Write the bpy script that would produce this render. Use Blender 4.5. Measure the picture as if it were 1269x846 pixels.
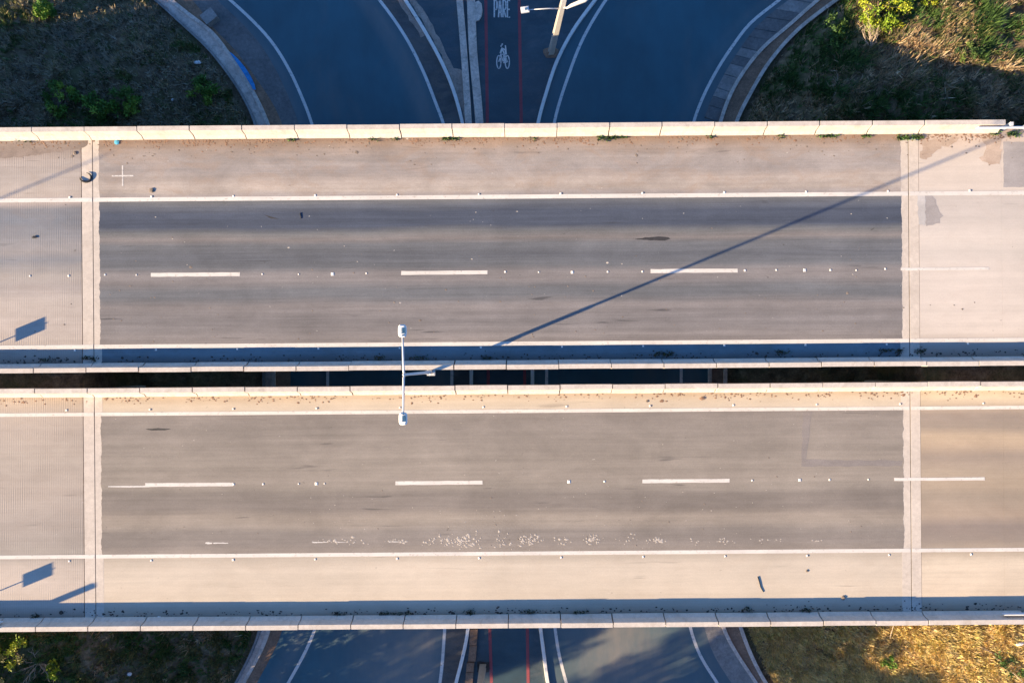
import bpy, bmesh, math, random
import numpy as np
from mathutils import Vector, noise

for o in list(bpy.data.objects):
    bpy.data.objects.remove(o)
scene = bpy.context.scene
C = scene.collection
rnd = random.Random(7)

# ------------------------------------------------------------------ camera
ZD = 7.0                    # road surface of the overpasses
CAMZ = 47.0                 # drone, 40 m above the decks
FPX = 1026.8                # focal length in photograph pixels
NX, NY = 650.0, 450.0       # point straight below the drone
ROLL = math.radians(0.43)
cam = bpy.data.cameras.new('camera')
cam.sensor_width = 36.0
cam.lens = 36.0 * FPX / 1269.0
cam.shift_x = -(NX - 634.5) / 1269.0
cam.shift_y = (NY - 423.0) / 1269.0
cam.clip_end = 2000.0
cam_o = bpy.data.objects.new('camera', cam)
C.objects.link(cam_o)
cam_o.location = (0, 0, CAMZ)
cam_o.rotation_euler = (0, 0, -ROLL)
scene.camera = cam_o

# ------------------------------------------------------------------ light
SUN_EL = math.radians(17.0)
SHADOW_AZ = math.radians(22.0)          # shadows run this far above the road direction
world = bpy.data.worlds.new('World')
scene.world = world
world.use_nodes = True
wn = world.node_tree
sky = wn.nodes.new('ShaderNodeTexSky')
sky.sky_type = 'NISHITA'
sky.sun_disc = False
sky.sun_elevation = SUN_EL
sky.sun_rotation = math.radians(270.0) - SHADOW_AZ     # clockwise from +Y
sky.ozone_density = 7.5
sky.air_density = 1.0
sky.dust_density = 0.6
wn.links.new(sky.outputs[0], wn.nodes['Background'].inputs[0])
wn.nodes['Background'].inputs[1].default_value = 0.085
sd = bpy.data.lights.new('sun', 'SUN')
sd.energy = 4.6
sd.angle = math.radians(0.5)
sd.color = (1.0, 0.77, 0.47)
so = bpy.data.objects.new('sun', sd)
C.objects.link(so)
sdir = Vector((math.cos(SHADOW_AZ) * math.cos(SUN_EL), math.sin(SHADOW_AZ) * math.cos(SUN_EL), -math.sin(SUN_EL)))
so.rotation_euler = sdir.to_track_quat('-Z', 'Y').to_euler()
so.location = (-30, -12, 30)
scene.view_settings.view_transform = 'Standard'
scene.view_settings.look = 'None'
scene.view_settings.gamma = 1.0
scene.view_settings.use_curve_mapping = False
scene.view_settings.exposure = 1.8

# ------------------------------------------------------------------ pixel helper (direction -> point on a known height)
CR, SR = math.cos(-ROLL), math.sin(-ROLL)
def P(px, py, z=0.0):
    k = (CAMZ - z) / FPX
    x, y = (px - NX) * k, (NY - py) * k
    return (x * CR - y * SR, x * SR + y * CR)
def DY(py, px=634):          # world y on the deck plane
    return P(px, py, ZD)[1]
def DX(px, py=450):
    return P(px, py, ZD)[0]

# ------------------------------------------------------------------ node helpers / materials
class NT:
    def __init__(self, name):
        self.m = bpy.data.materials.new(name)
        self.m.use_nodes = True
        self.t = self.m.node_tree
        self.b = self.t.nodes['Principled BSDF']
        self.pos = None
    def n(self, typ, **kw):
        nd = self.t.nodes.new(typ)
        for k, v in kw.items():
            setattr(nd, k, v)
        return nd
    def l(self, a, b):
        self.t.links.new(a, b)
    def position(self):
        if self.pos is None:
            self.pos = self.n('ShaderNodeNewGeometry').outputs['Position']
        return self.pos
    def coords(self, sc=(1, 1, 1)):
        mp = self.n('ShaderNodeMapping')
        mp.inputs['Scale'].default_value = sc
        self.l(self.position(), mp.inputs['Vector'])
        return mp.outputs[0]
    def noise(self, scale, sc=(1, 1, 1), detail=4, rough=0.55, dist=0.0):
        nz = self.n('ShaderNodeTexNoise')
        nz.inputs['Scale'].default_value = scale
        nz.inputs['Detail'].default_value = detail
        nz.inputs['Roughness'].default_value = rough
        nz.inputs['Distortion'].default_value = dist
        self.l(self.coords(sc), nz.inputs['Vector'])
        return nz.outputs['Fac']
    def remap(self, v, a, b, c, d):
        mr = self.n('ShaderNodeMapRange')
        for i, x in enumerate((a, b, c, d)):
            mr.inputs[i + 1].default_value = x
        self.l(v, mr.inputs[0])
        return mr.outputs[0]
    def math(self, op, a, b):
        mt = self.n('ShaderNodeMath', operation=op)
        for i, x in enumerate((a, b)):
            if isinstance(x, (int, float)):
                mt.inputs[i].default_value = x
            else:
                self.l(x, mt.inputs[i])
        return mt.outputs[0]
    def ramp(self, v, stops, interp='LINEAR'):
        r = self.n('ShaderNodeValToRGB')
        cr = r.color_ramp
        cr.interpolation = interp
        while len(cr.elements) < len(stops):
            cr.elements.new(0.5)
        for e, (p, c) in zip(cr.elements, stops):
            e.position = p
            e.color = (c[0], c[1], c[2], 1)
        self.l(v, r.inputs[0])
        return r.outputs[0]
    def mix(self, fac, a, b, blend='MIX'):
        mx = self.n('ShaderNodeMix', data_type='RGBA', blend_type=blend)
        for sock, x in ((mx.inputs[0], fac), (mx.inputs[6], a), (mx.inputs[7], b)):
            if isinstance(x, (int, float)):
                sock.default_value = x
            elif isinstance(x, tuple):
                sock.default_value = (x[0], x[1], x[2], 1)
            else:
                self.l(x, sock)
        return mx.outputs[2]
    def scale(self, col, v):
        return self.mix(1.0, col, v, 'MULTIPLY')
    def finish(self, col, rough=0.9, bump=None, dist=0.01, spec=0.2):
        if isinstance(col, tuple):
            self.b.inputs['Base Color'].default_value = (*col, 1)
        else:
            self.l(col, self.b.inputs['Base Color'])
        self.b.inputs['Roughness'].default_value = rough
        self.b.inputs['Specular IOR Level'].default_value = spec
        if bump is not None:
            bp = self.n('ShaderNodeBump')
            bp.inputs['Strength'].default_value = 0.5
            bp.inputs['Distance'].default_value = dist
            self.l(bump, bp.inputs['Height'])
            self.l(bp.outputs[0], self.b.inputs['Normal'])
        return self.m

def pavement(name, bands, streak=0.25, blotch=0.2, grain=0.25, tint=(0.32, 0.22, 0.15), dirt=0.0, grooves=False, along=1.0,
             stains=0.5, specks=0.5, gain=1.0, rough=0.9, spec=0.2):
    """bands: list of (world y, colour) top to bottom or a single colour; wear runs along the road (x)."""
    t = NT(name)
    sep = t.n('ShaderNodeSeparateXYZ')
    t.l(t.position(), sep.inputs[0])
    if isinstance(bands, tuple):
        bands = tuple(c * gain for c in bands)
        col = t.mix(0.0, bands, bands)
    else:
        bands = [(b[0], tuple(c * gain for c in b[1])) for b in bands]
        ys = [b[0] for b in bands]
        y0, y1 = min(ys), max(ys)
        wob = t.noise(0.35, (0.35, 1, 1), 3)
        yy = t.math('ADD', sep.outputs[1], t.remap(wob, 0.3, 0.7, -0.10, 0.10))
        f = t.remap(yy, y0, y1, 0, 1)
        col = t.ramp(f, sorted([((b[0] - y0) / (y1 - y0), b[1]) for b in bands], key=lambda q: q[0]))
    if streak:
        s1 = t.noise(1.6, (0.035 * along, 1.7, 1), 5, 0.6)
        s2 = t.noise(5.0, (0.05 * along, 1.9, 1), 3, 0.6)
        col = t.scale(col, t.remap(s1, 0.25, 0.75, 1 - streak, 1 + streak))
        col = t.scale(col, t.remap(s2, 0.25, 0.75, 1 - streak * 0.5, 1 + streak * 0.5))
    if blotch:
        b1 = t.noise(0.45, (0.6, 1, 1), 6, 0.65, 0.6)
        b2 = t.noise(2.4, (0.5, 1, 1), 5, 0.7)
        col = t.scale(col, t.remap(b1, 0.3, 0.7, 1 - blotch, 1 + blotch))
        col = t.scale(col, t.remap(b2, 0.3, 0.7, 1 - blotch * 0.5, 1 + blotch * 0.5))
        b3 = t.noise(0.22, (1, 0.10, 1), 2, 0.5)
        col = t.scale(col, t.remap(b3, 0.35, 0.65, 1 - blotch * 0.45, 1 + blotch * 0.45))
    # short dark rubber marks along the traffic direction
    if stains:
        st = t.noise(1.5, (0.22, 2.6, 1), 2, 0.5, 0.3)
        col = t.mix(t.remap(st, 0.70, 0.78, 0, stains), col, (0.045, 0.045, 0.05))
        st2 = t.noise(3.1, (0.9, 1.0, 1), 2, 0.5, 0.3)
        col = t.mix(t.remap(st2, 0.755, 0.79, 0, stains * 0.8), col, (0.05, 0.045, 0.04))
    if specks:
        wv = t.noise(6.5, (1, 1, 1), 1, 0.5)
        col = t.mix(t.remap(wv, 0.80, 0.84, 0, specks), col, (0.6, 0.56, 0.5))
    if dirt:
        d = t.noise(1.1, (0.5, 1, 1), 6, 0.7, 0.8)
        col = t.mix(t.remap(d, 0.48, 0.72, 0, dirt), col, tint)
    g = t.noise(55.0, (1, 1, 1), 2, 0.7)
    g2 = t.noise(14.0, (1, 1, 1), 3, 0.7)
    col = t.scale(col, t.remap(g, 0.3, 0.7, 1 - grain, 1 + grain))
    col = t.scale(col, t.remap(g2, 0.3, 0.7, 1 - grain * 0.6, 1 + grain * 0.6))
    bump = g
    if grooves:
        w = t.n('ShaderNodeTexWave', wave_type='BANDS', bands_direction='X')
        w.inputs['Scale'].default_value = 3.6
        w.inputs['Distortion'].default_value = 0.9
        w.inputs['Detail'].default_value = 2
        t.l(t.coords((1, 0.05, 1)), w.inputs['Vector'])
        keep = t.noise(0.8, (1, 1, 1), 5, 0.7, 0.8)
        amp = t.remap(keep, 0.38, 0.62, 0.0, 1.0)
        gv = t.math('MULTIPLY', t.math('SUBTRACT', w.outputs['Fac'], 0.5), amp)
        col = t.scale(col, t.math('ADD', t.math('MULTIPLY', gv, 0.12), 1.0))
        bump = t.math('ADD', t.math('MULTIPLY', gv, 1.5), g)
    return t.finish(col, rough, bump, 0.006, spec)

def concrete(name, base, dirt=0.4, tint=(0.16, 0.13, 0.10), grain=0.18, blotch=0.12, scale=1.0, rough=0.9):
    t = NT(name)
    col = t.mix(0.0, base, base)
    b1 = t.noise(0.9 * scale, (1, 1, 1), 6, 0.65, 0.5)
    b2 = t.noise(5.0 * scale, (1, 1, 1), 5, 0.7)
    col = t.scale(col, t.remap(b1, 0.3, 0.7, 1 - blotch, 1 + blotch))
    col = t.scale(col, t.remap(b2, 0.3, 0.7, 1 - blotch, 1 + blotch))
    d = t.noise(2.2 * scale, (1, 1, 0.4), 6, 0.75, 1.0)
    col = t.mix(t.remap(d, 0.5, 0.75, 0, dirt), col, tint)
    g = t.noise(40.0, (1, 1, 1), 3, 0.7)
    col = t.scale(col, t.remap(g, 0.3, 0.7, 1 - grain, 1 + grain))
    return t.finish(col, rough, g, 0.006)

def paint(name, base, under, wear=0.5, thr=0.62):
    t = NT(name)
    n1 = t.noise(7.0, (0.7, 1, 1), 5, 0.75)
    n2 = t.noise(1.2, (0.5, 1, 1), 3, 0.6)
    col = t.mix(0.0, base, base)
    col = t.scale(col, t.remap(n2, 0.3, 0.7, 0.88, 1.06))
    col = t.mix(t.remap(n1, thr, thr + 0.1, 0, wear), col, under)
    return t.finish(col, 0.7, None)

def plain(name, base, var=0.15, rough=0.7, metal=0.0, sc=6.0):
    t = NT(name)
    n1 = t.noise(sc, (1, 1, 1), 4, 0.65)
    col = t.scale(t.mix(0.0, base, base), t.remap(n1, 0.3, 0.7, 1 - var, 1 + var))
    t.b.inputs['Metallic'].default_value = metal
    return t.finish(col, rough, None, spec=0.3)

def leafmat(name, rough=0.6):
    t = NT(name)
    at = t.n('ShaderNodeAttribute', attribute_name='tone')
    n1 = t.noise(3.0, (1, 1, 1), 2, 0.6)
    col = t.scale(at.outputs['Color'], t.remap(n1, 0.3, 0.7, 0.8, 1.2))
    t.finish(col, rough, None, spec=0.25)
    return t.m

M = {}
cw = (0.60, 0.525, 0.45)
# --- pavement colours (dust-toned concrete, worn asphalt)
M['barrier'] = concrete('barrier_concrete', (0.575, 0.505, 0.435), dirt=0.50, tint=(0.34, 0.26, 0.19), grain=0.12, blotch=0.10)
M['barrier_white'] = concrete('limewashed_concrete', (0.74, 0.72, 0.68), dirt=0.25, tint=(0.4, 0.33, 0.27), grain=0.08, blotch=0.05)
A = lambda v, b=0.0: (v * (1.0 + 0.0 - b * 0.5), v * (1.0 - b * 0.05), v * (1.0 + b))
M['asphalt_dark'] = pavement('worn_dark_asphalt', [
    (DY(247), A(.125)), (DY(253), A(.100, .15)), (DY(262), A(.068, .34)), (DY(278), A(.070, .34)), (DY(286), A(.125)),
    (DY(294), (.165, .148, .14)), (DY(301), A(.115, .05)), (DY(316), A(.100, .10)), (DY(328), A(.112, .06)), (DY(337), (.175, .16, .155)),
    (DY(346), (.170, .155, .15)), (DY(358), A(.122, .05)), (DY(366), A(.125, .05)), (DY(378), (.172, .156, .15)), (DY(395), (.160, .148, .145)),
    (DY(405), (.165, .152, .148)), (DY(424), (.185, .165, .155))], streak=0.20, blotch=0.12, grain=0.14, stains=0.6, gain=1.22)
M['asphalt_grey'] = pavement('worn_grey_brown_asphalt', [
    (DY(512), (.185, 0.163, 0.145)), (DY(530), (.190, 0.167, 0.146)), (DY(545), (.205, 0.179, 0.154)), (DY(575), (.218, 0.189, 0.159)),
    (DY(592), (.225, 0.194, 0.163)), (DY(603), (.215, 0.187, 0.157)), (DY(612), (.170, 0.148, 0.128)), (DY(628), (.170, 0.147, 0.128)),
    (DY(640), (.235, 0.200, 0.165)), (DY(648), (.235, 0.201, 0.167)), (DY(658), (.180, 0.158, 0.139)), (DY(672), (.188, 0.164, 0.145)),
    (DY(683), (.215, 0.184, 0.156))], streak=0.12, blotch=0.12, grain=0.11, stains=0.45, gain=1.24)
M['asphalt_patch'] = pavement('asphalt_repair', (.232, .204, .188), streak=0.1, blotch=0.12, grain=0.12, stains=0.2)
M['shoulder_dusty'] = pavement('dusty_shoulder', [
    (DY(168), (.25, .17, .125)), (DY(175), (.27, .20, .155)), (DY(183), (.30, .25, .22)), (DY(195), (.31, .275, .255)), (DY(210), (.315, .28, .26)),
    (DY(220), (.38, .325, .285)), (DY(234), (.41, .35, .30)), (DY(239), (.33, .29, .265)), (DY(248), (.27, .25, .24))],
    streak=0.13, blotch=0.17, grain=0.12, dirt=0.45, stains=0.35)
M['strip_shade_blue'] = pavement('shade_blue_kerb_strip', [  # cool blue of the barrier's shadow put into the strip colour
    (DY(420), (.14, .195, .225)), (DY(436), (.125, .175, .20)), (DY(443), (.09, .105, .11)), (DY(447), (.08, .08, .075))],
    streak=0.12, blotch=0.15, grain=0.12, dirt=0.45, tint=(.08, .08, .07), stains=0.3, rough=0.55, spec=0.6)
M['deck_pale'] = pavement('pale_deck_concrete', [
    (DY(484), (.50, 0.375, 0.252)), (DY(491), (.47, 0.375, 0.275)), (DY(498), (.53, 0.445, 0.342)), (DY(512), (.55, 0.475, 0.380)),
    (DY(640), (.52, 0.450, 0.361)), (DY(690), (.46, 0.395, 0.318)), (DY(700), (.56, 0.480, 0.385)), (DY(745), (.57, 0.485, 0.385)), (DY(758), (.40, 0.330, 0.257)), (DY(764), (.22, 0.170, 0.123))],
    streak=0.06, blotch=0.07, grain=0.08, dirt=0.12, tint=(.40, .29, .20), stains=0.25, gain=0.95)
M['joint_concrete'] = concrete('joint_concrete', (.54, .47, .40), dirt=0.25, tint=(.33, .26, .2), grain=0.1, blotch=0.1)
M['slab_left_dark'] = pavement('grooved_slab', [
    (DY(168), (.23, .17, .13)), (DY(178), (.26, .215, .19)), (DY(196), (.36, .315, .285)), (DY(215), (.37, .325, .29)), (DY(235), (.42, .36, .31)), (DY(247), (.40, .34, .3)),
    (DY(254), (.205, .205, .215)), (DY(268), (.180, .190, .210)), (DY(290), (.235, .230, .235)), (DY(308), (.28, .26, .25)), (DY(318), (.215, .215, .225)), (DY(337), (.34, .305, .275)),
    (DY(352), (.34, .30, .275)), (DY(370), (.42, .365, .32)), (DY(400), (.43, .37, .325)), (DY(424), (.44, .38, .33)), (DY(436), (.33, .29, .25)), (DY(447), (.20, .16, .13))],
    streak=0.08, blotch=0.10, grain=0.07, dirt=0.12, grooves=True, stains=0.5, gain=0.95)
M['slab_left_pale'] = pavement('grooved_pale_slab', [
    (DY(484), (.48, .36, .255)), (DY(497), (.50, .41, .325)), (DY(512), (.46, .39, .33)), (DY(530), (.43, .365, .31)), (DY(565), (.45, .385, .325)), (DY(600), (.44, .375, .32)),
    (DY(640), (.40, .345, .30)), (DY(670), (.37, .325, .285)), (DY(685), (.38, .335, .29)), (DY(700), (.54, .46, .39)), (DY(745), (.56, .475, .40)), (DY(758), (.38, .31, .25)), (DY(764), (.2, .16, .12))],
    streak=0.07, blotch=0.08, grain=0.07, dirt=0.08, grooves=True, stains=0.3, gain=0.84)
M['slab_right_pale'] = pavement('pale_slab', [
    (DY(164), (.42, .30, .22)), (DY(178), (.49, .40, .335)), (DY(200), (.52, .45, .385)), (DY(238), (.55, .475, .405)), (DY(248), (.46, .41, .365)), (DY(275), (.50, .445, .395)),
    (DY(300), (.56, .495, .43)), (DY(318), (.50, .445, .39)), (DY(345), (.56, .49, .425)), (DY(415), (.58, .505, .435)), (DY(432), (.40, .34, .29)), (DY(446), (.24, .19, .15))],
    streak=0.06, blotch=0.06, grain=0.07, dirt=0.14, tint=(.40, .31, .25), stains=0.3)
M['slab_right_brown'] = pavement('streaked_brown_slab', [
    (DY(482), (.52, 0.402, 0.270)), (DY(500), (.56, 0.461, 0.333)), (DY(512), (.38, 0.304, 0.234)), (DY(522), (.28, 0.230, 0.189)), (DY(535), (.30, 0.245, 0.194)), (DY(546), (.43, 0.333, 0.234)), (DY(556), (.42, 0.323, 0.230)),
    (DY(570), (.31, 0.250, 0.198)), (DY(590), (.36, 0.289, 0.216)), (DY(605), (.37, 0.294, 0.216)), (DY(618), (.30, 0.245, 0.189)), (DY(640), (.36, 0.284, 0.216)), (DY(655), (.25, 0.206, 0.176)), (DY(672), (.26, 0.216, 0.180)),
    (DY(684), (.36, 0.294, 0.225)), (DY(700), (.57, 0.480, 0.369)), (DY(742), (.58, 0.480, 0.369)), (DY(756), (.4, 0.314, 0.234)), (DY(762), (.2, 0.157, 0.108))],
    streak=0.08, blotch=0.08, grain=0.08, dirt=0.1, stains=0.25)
M['slab_far'] = pavement('far_slab', (.40, .35, .31), streak=0.12, blotch=0.1, grain=0.08)
M['line'] = paint('white_road_paint', (.66, .61, .55), (.40, .35, .30), 0.65, 0.55)
M['line_worn'] = paint('worn_white_paint', (.66, .62, .57), (.2, .18, .17), 0.75, 0.52)
M['line_ramp'] = paint('ramp_white_paint', (.68, .64, .60), (.10, .11, .12), 0.7, 0.56)
M['red_line'] = paint('red_path_paint', (.30, .075, .085), (.07, .06, .065), 0.6, 0.56)
M['kerb_white'] = paint('whitewashed_kerb', (.80, .75, .70), (.30, .28, .26), 0.7, 0.58)
M['flake'] = plain('pale_flakes', (.44, .385, .33), 0.15, 0.8)
M['stud'] = plain('stud_white', (.78, .74, .68), 0.08, 0.5)
M['stud_dark'] = plain('stud_reflector', (.10, .09, .08), 0.1, 0.3)
M['joint_dark'] = plain('joint_rubber', (.05, .042, .036), 0.3, 0.8)
M['girder'] = concrete('girder_concrete', (.34, .31, .28), 0.4)
M['ramp'] = None
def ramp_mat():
    t = NT('shade_tinted_ramp_asphalt')
    col = t.mix(0.0, (.016, .078, .104), (.05, .05, .06))  # teal of the bridge's shade is put into the asphalt colour
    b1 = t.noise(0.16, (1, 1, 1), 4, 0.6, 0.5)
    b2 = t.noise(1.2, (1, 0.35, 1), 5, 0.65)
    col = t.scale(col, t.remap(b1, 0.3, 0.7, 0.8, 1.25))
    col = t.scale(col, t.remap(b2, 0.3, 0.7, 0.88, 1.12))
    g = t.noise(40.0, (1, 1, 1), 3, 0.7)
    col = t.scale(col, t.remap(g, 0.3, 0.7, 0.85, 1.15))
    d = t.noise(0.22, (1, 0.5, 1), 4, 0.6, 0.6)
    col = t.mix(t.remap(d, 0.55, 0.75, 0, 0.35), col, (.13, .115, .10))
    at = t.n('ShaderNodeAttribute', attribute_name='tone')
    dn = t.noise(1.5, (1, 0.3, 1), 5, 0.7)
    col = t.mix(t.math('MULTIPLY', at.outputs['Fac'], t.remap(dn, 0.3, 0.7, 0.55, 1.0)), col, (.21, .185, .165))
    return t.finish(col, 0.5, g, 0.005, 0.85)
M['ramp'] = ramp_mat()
M['ramp_dust'] = pavement('dusty_ramp_margin', (.10, .098, .098), streak=0.0, blotch=0.3, grain=0.15, dirt=0.5, tint=(.20, .165, .13), stains=0.2)
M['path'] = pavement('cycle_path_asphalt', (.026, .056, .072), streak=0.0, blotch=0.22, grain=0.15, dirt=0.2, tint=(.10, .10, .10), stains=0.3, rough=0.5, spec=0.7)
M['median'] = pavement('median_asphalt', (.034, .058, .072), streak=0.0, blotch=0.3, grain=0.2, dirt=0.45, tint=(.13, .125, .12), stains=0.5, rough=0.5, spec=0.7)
M['mortar'] = concrete('stained_mortar', (.36, .285, .235), 0.6, (.10, .10, .10), 0.15, 0.2, 1.5)
M['gutter'] = concrete('gutter_concrete', (.27, .25, .235), 0.5, (.10, .10, .10), 0.15, 0.2, 1.2)
M['gutter_dark'] = concrete('stained_gutter_concrete', (.165, .155, .15), 0.5, (.07, .07, .07), 0.15, 0.2, 1.2)
M['kerb'] = concrete('kerb_concrete', (.62, .51, .43), 0.75, (.17, .14, .12), 0.15, 0.2, 1.5)
M['brown_fill'] = concrete('brown_earth_fill', (.25, .155, .105), 0.5, (.09, .06, .045), 0.2, 0.25, 2.0)
M['pole_concrete'] = concrete('pole_concrete', (.60, .565, .52), 0.25, (.3, .25, .2), 0.1, 0.08)
M['galv'] = plain('galvanised_steel', (.60, .60, .60), 0.08, 0.45, 0.0)
M['lamp_grey'] = plain('lamp_housing', (.68, .69, .70), 0.06, 0.45)
M['lamp_glass'] = plain('lamp_fins', (.05, .13, .22), 0.2, 0.35)
M['rubber'] = plain('tyre_rubber', (.03, .03, .034), 0.2, 0.8)
M['bark'] = plain('bark', (.17, .125, .09), 0.3, 0.9)
M['deadwood'] = plain('dead_wood', (.40, .32, .24), 0.25, 0.9)
M['stone'] = plain('stone', (.20, .16, .13), 0.3, 0.9)
M['blue_plastic'] = plain('blue_plastic', (.03, .22, .50), 0.25, 0.45)
M['cyan_plastic'] = plain('cyan_plastic', (.10, .42, .58), 0.2, 0.45)
M['white_plastic'] = plain('white_plastic', (.75, .75, .74), 0.08, 0.5)
M['leaf'] = leafmat('leaves')
M['grass'] = leafmat('grass_blades', 0.8)
M['stain'] = pavement('grey_stain', (.33, .30, .285), streak=0.05, blotch=0.15, grain=0.1)
M['stain_pale'] = pavement('pale_stain', (.47, .44, .415), streak=0.05, blotch=0.15, grain=0.1)
M['oil'] = plain('oil_stain', (.045, .042, .042), 0.3, 0.6)
M['sign_back'] = plain('sign_back', (.45, .45, .45), 0.06, 0.5)

def soil_mat():
    t = NT('soil')
    n1 = t.noise(0.35, (1, 1, 1), 6, 0.65, 0.4)
    n2 = t.noise(2.2, (1, 1, 1), 6, 0.7, 0.4)
    n3 = t.noise(12.0, (1, 1, 1), 4, 0.7)
    col = t.ramp(n2, [(0.30, (.07, .05, .03)), (0.48, (.14, .10, .06)), (0.62, (.21, .155, .095)), (0.75, (.30, .23, .15))])
    col = t.mix(t.remap(n1, 0.45, 0.6, 0, 0.65), col, (.075, .085, .035))
    col = t.scale(col, t.remap(n3, 0.3, 0.7, 0.65, 1.35))
    return t.finish(col, 0.95, n3, 0.06)
M['soil'] = soil_mat()

# ------------------------------------------------------------------ mesh helpers
class MB:
    def __init__(self):
        self.v, self.f = [], []
    def add(self, vs, fs):
        b = len(self.v)
        self.v += [tuple(p) for p in vs]
        self.f += [tuple(i + b for i in f) for f in fs]
        return self
    def box(self, x0, x1, y0, y1, z0, z1):
        return self.add([(x0, y0, z0), (x1, y0, z0), (x1, y1, z0), (x0, y1, z0), (x0, y0, z1), (x1, y0, z1), (x1, y1, z1), (x0, y1, z1)],
                        [(3, 2, 1, 0), (4, 5, 6, 7), (0, 1, 5, 4), (1, 2, 6, 5), (2, 3, 7, 6), (3, 0, 4, 7)])
    def obox(self, c, ax, ay, az):
        c, ax, ay, az = map(Vector, (c, ax, ay, az))
        vs = [c + ax * sx + ay * sy + az * sz for sz in (-1, 1) for sx, sy in ((-1, -1), (1, -1), (1, 1), (-1, 1))]
        return self.add(vs, [(3, 2, 1, 0), (4, 5, 6, 7), (0, 1, 5, 4), (1, 2, 6, 5), (2, 3, 7, 6), (3, 0, 4, 7)])
    def poly(self, pts, z0, z1=None):
        n = len(pts)
        if z1 is None:
            return self.add([(x, y, z0) for x, y in pts], [tuple(range(n))])
        return self.add([(x, y, z0) for x, y in pts] + [(x, y, z1) for x, y in pts],
                        [tuple(range(n, 2 * n))] + [(i, (i + 1) % n, n + (i + 1) % n, n + i) for i in range(n)])
    def profile_x(self, prof, x0, x1):         # prof: list of (y,z), extruded along x
        n = len(prof)
        return self.add([(x0, y, z) for y, z in prof] + [(x1, y, z) for y, z in prof],
                        [tuple(range(n))[::-1], tuple(range(n, 2 * n))] + [(i, (i + 1) % n, n + (i + 1) % n, n + i) for i in range(n)])
    def strip(self, la, lb):                    # quads between two polylines of 3D points
        n = len(la)
        return self.add(list(la) + list(lb), [(i, i + 1, n + i + 1, n + i) for i in range(n - 1)])
    def sweep(self, pts, offs, closed=True):    # pts: (x,y) polyline; offs: (lateral, z) profile
        n, k = len(pts), len(offs)
        vs = []
        for i in range(n):
            a, b = pts[max(0, i - 1)], pts[min(n - 1, i + 1)]
            d = Vector((b[0] - a[0], b[1] - a[1])).normalized()
            nx, ny = d.y, -d.x
            vs += [(pts[i][0] + nx * o, pts[i][1] + ny * o, z) for o, z in offs]
        fs = []
        kk = k if closed else k - 1
        for i in range(n - 1):
            for j in range(kk):
                fs.append((i * k + j, i * k + (j + 1) % k, (i + 1) * k + (j + 1) % k, (i + 1) * k + j))
        if closed:
            fs += [tuple(range(k)), tuple(range((n - 1) * k, n * k))[::-1]]
        return self.add(vs, fs)
    def tube(self, pts, rads, n=8, caps=True):
        pts = [Vector(p) for p in pts]
        vs, fs = [], []
        for i, p in enumerate(pts):
            d = (pts[min(i + 1, len(pts) - 1)] - pts[max(i - 1, 0)]).normalized()
            u = d.cross(Vector((0, 0, 1)) if abs(d.z) < 0.9 else Vector((1, 0, 0))).normalized()
            w = d.cross(u)
            for j in range(n):
                a = 2 * math.pi * j / n
                vs.append(p + (u * math.cos(a) + w * math.sin(a)) * rads[i])
        for i in range(len(pts) - 1):
            for j in range(n):
                fs.append((i * n + j, i * n + (j + 1) % n, (i + 1) * n + (j + 1) % n, (i + 1) * n + j))
        if caps:
            fs += [tuple(range(n))[::-1], tuple(range((len(pts) - 1) * n, len(pts) * n))]
        return self.add(vs, fs)
    def mesh(self, name, mat, smooth=False, fix=True):
        me = bpy.data.meshes.new(name)
        me.from_pydata(self.v, [], self.f)
        if fix:
            bm = bmesh.new(); bm.from_mesh(me)
            bmesh.ops.recalc_face_normals(bm, faces=bm.faces)
            bm.to_mesh(me); bm.free()
        if smooth:
            me.polygons.foreach_set('use_smooth', [True] * len(me.polygons))
        me.materials.append(mat)
        me.update()
        return me
    def build(self, name, mat, parent=None, smooth=False, fix=True):
        return link(name, self.mesh(name, mat, smooth, fix), parent)

def link(name, me, parent=None, loc=(0, 0, 0), rz=0.0):
    o = bpy.data.objects.new(name, me)
    C.objects.link(o)
    o.parent = parent
    if parent is not None:                      # mesh coordinates are world coordinates
        pl = parent.location
        pp = parent.parent
        while pp is not None:
            pl = pl + pp.location
            pp = pp.parent
        o.location = Vector(loc) - pl
    else:
        o.location = loc
    o.rotation_euler = (0, 0, rz)
    return o
def thing(name, label, cat, loc=(0, 0, 0), group=None):
    o = bpy.data.objects.new(name, None)
    o.empty_display_size = 0.3
    C.objects.link(o)
    o.location = loc
    return tag(o, label, cat, group)
def tag(o, label, cat, group=None):
    o['label'] = label
    o['category'] = cat
    if group:
        o['group'] = group
    return o
def kind(o, k):
    o['kind'] = k
    return o
def upward(me):
    return me

# ------------------------------------------------------------------ plan curves of the roads below (x as a function of y)
def crv(pts, z=0.0):
    w = sorted([P(px, py, z) for px, py in pts], key=lambda q: q[1])
    ys = np.array([q[1] for q in w]); xs = np.array([q[0] for q in w])
    m = np.zeros_like(xs)
    d = np.diff(xs) / np.diff(ys)
    m[1:-1] = (d[:-1] * np.diff(ys)[1:] + d[1:] * np.diff(ys)[:-1]) / (ys[2:] - ys[:-2])
    m[0], m[-1] = d[0], d[-1]
    def f(y):
        y = np.asarray(y, float)
        i = np.clip(np.searchsorted(ys, y) - 1, 0, len(ys) - 2)
        h = ys[i + 1] - ys[i]
        t = (y - ys[i]) / h
        tc = np.clip(t, 0, 1)
        v = ((2 * tc**3 - 3 * tc**2 + 1) * xs[i] + (tc**3 - 2 * tc**2 + tc) * h * m[i] + (-2 * tc**3 + 3 * tc**2) * xs[i + 1] + (tc**3 - tc**2) * h * m[i + 1])
        v = v + np.where(t > 1, (y - ys[-1]) * m[-1], 0) + np.where(t < 0, (y - ys[0]) * m[0], 0)
        return v
    return f
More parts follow.
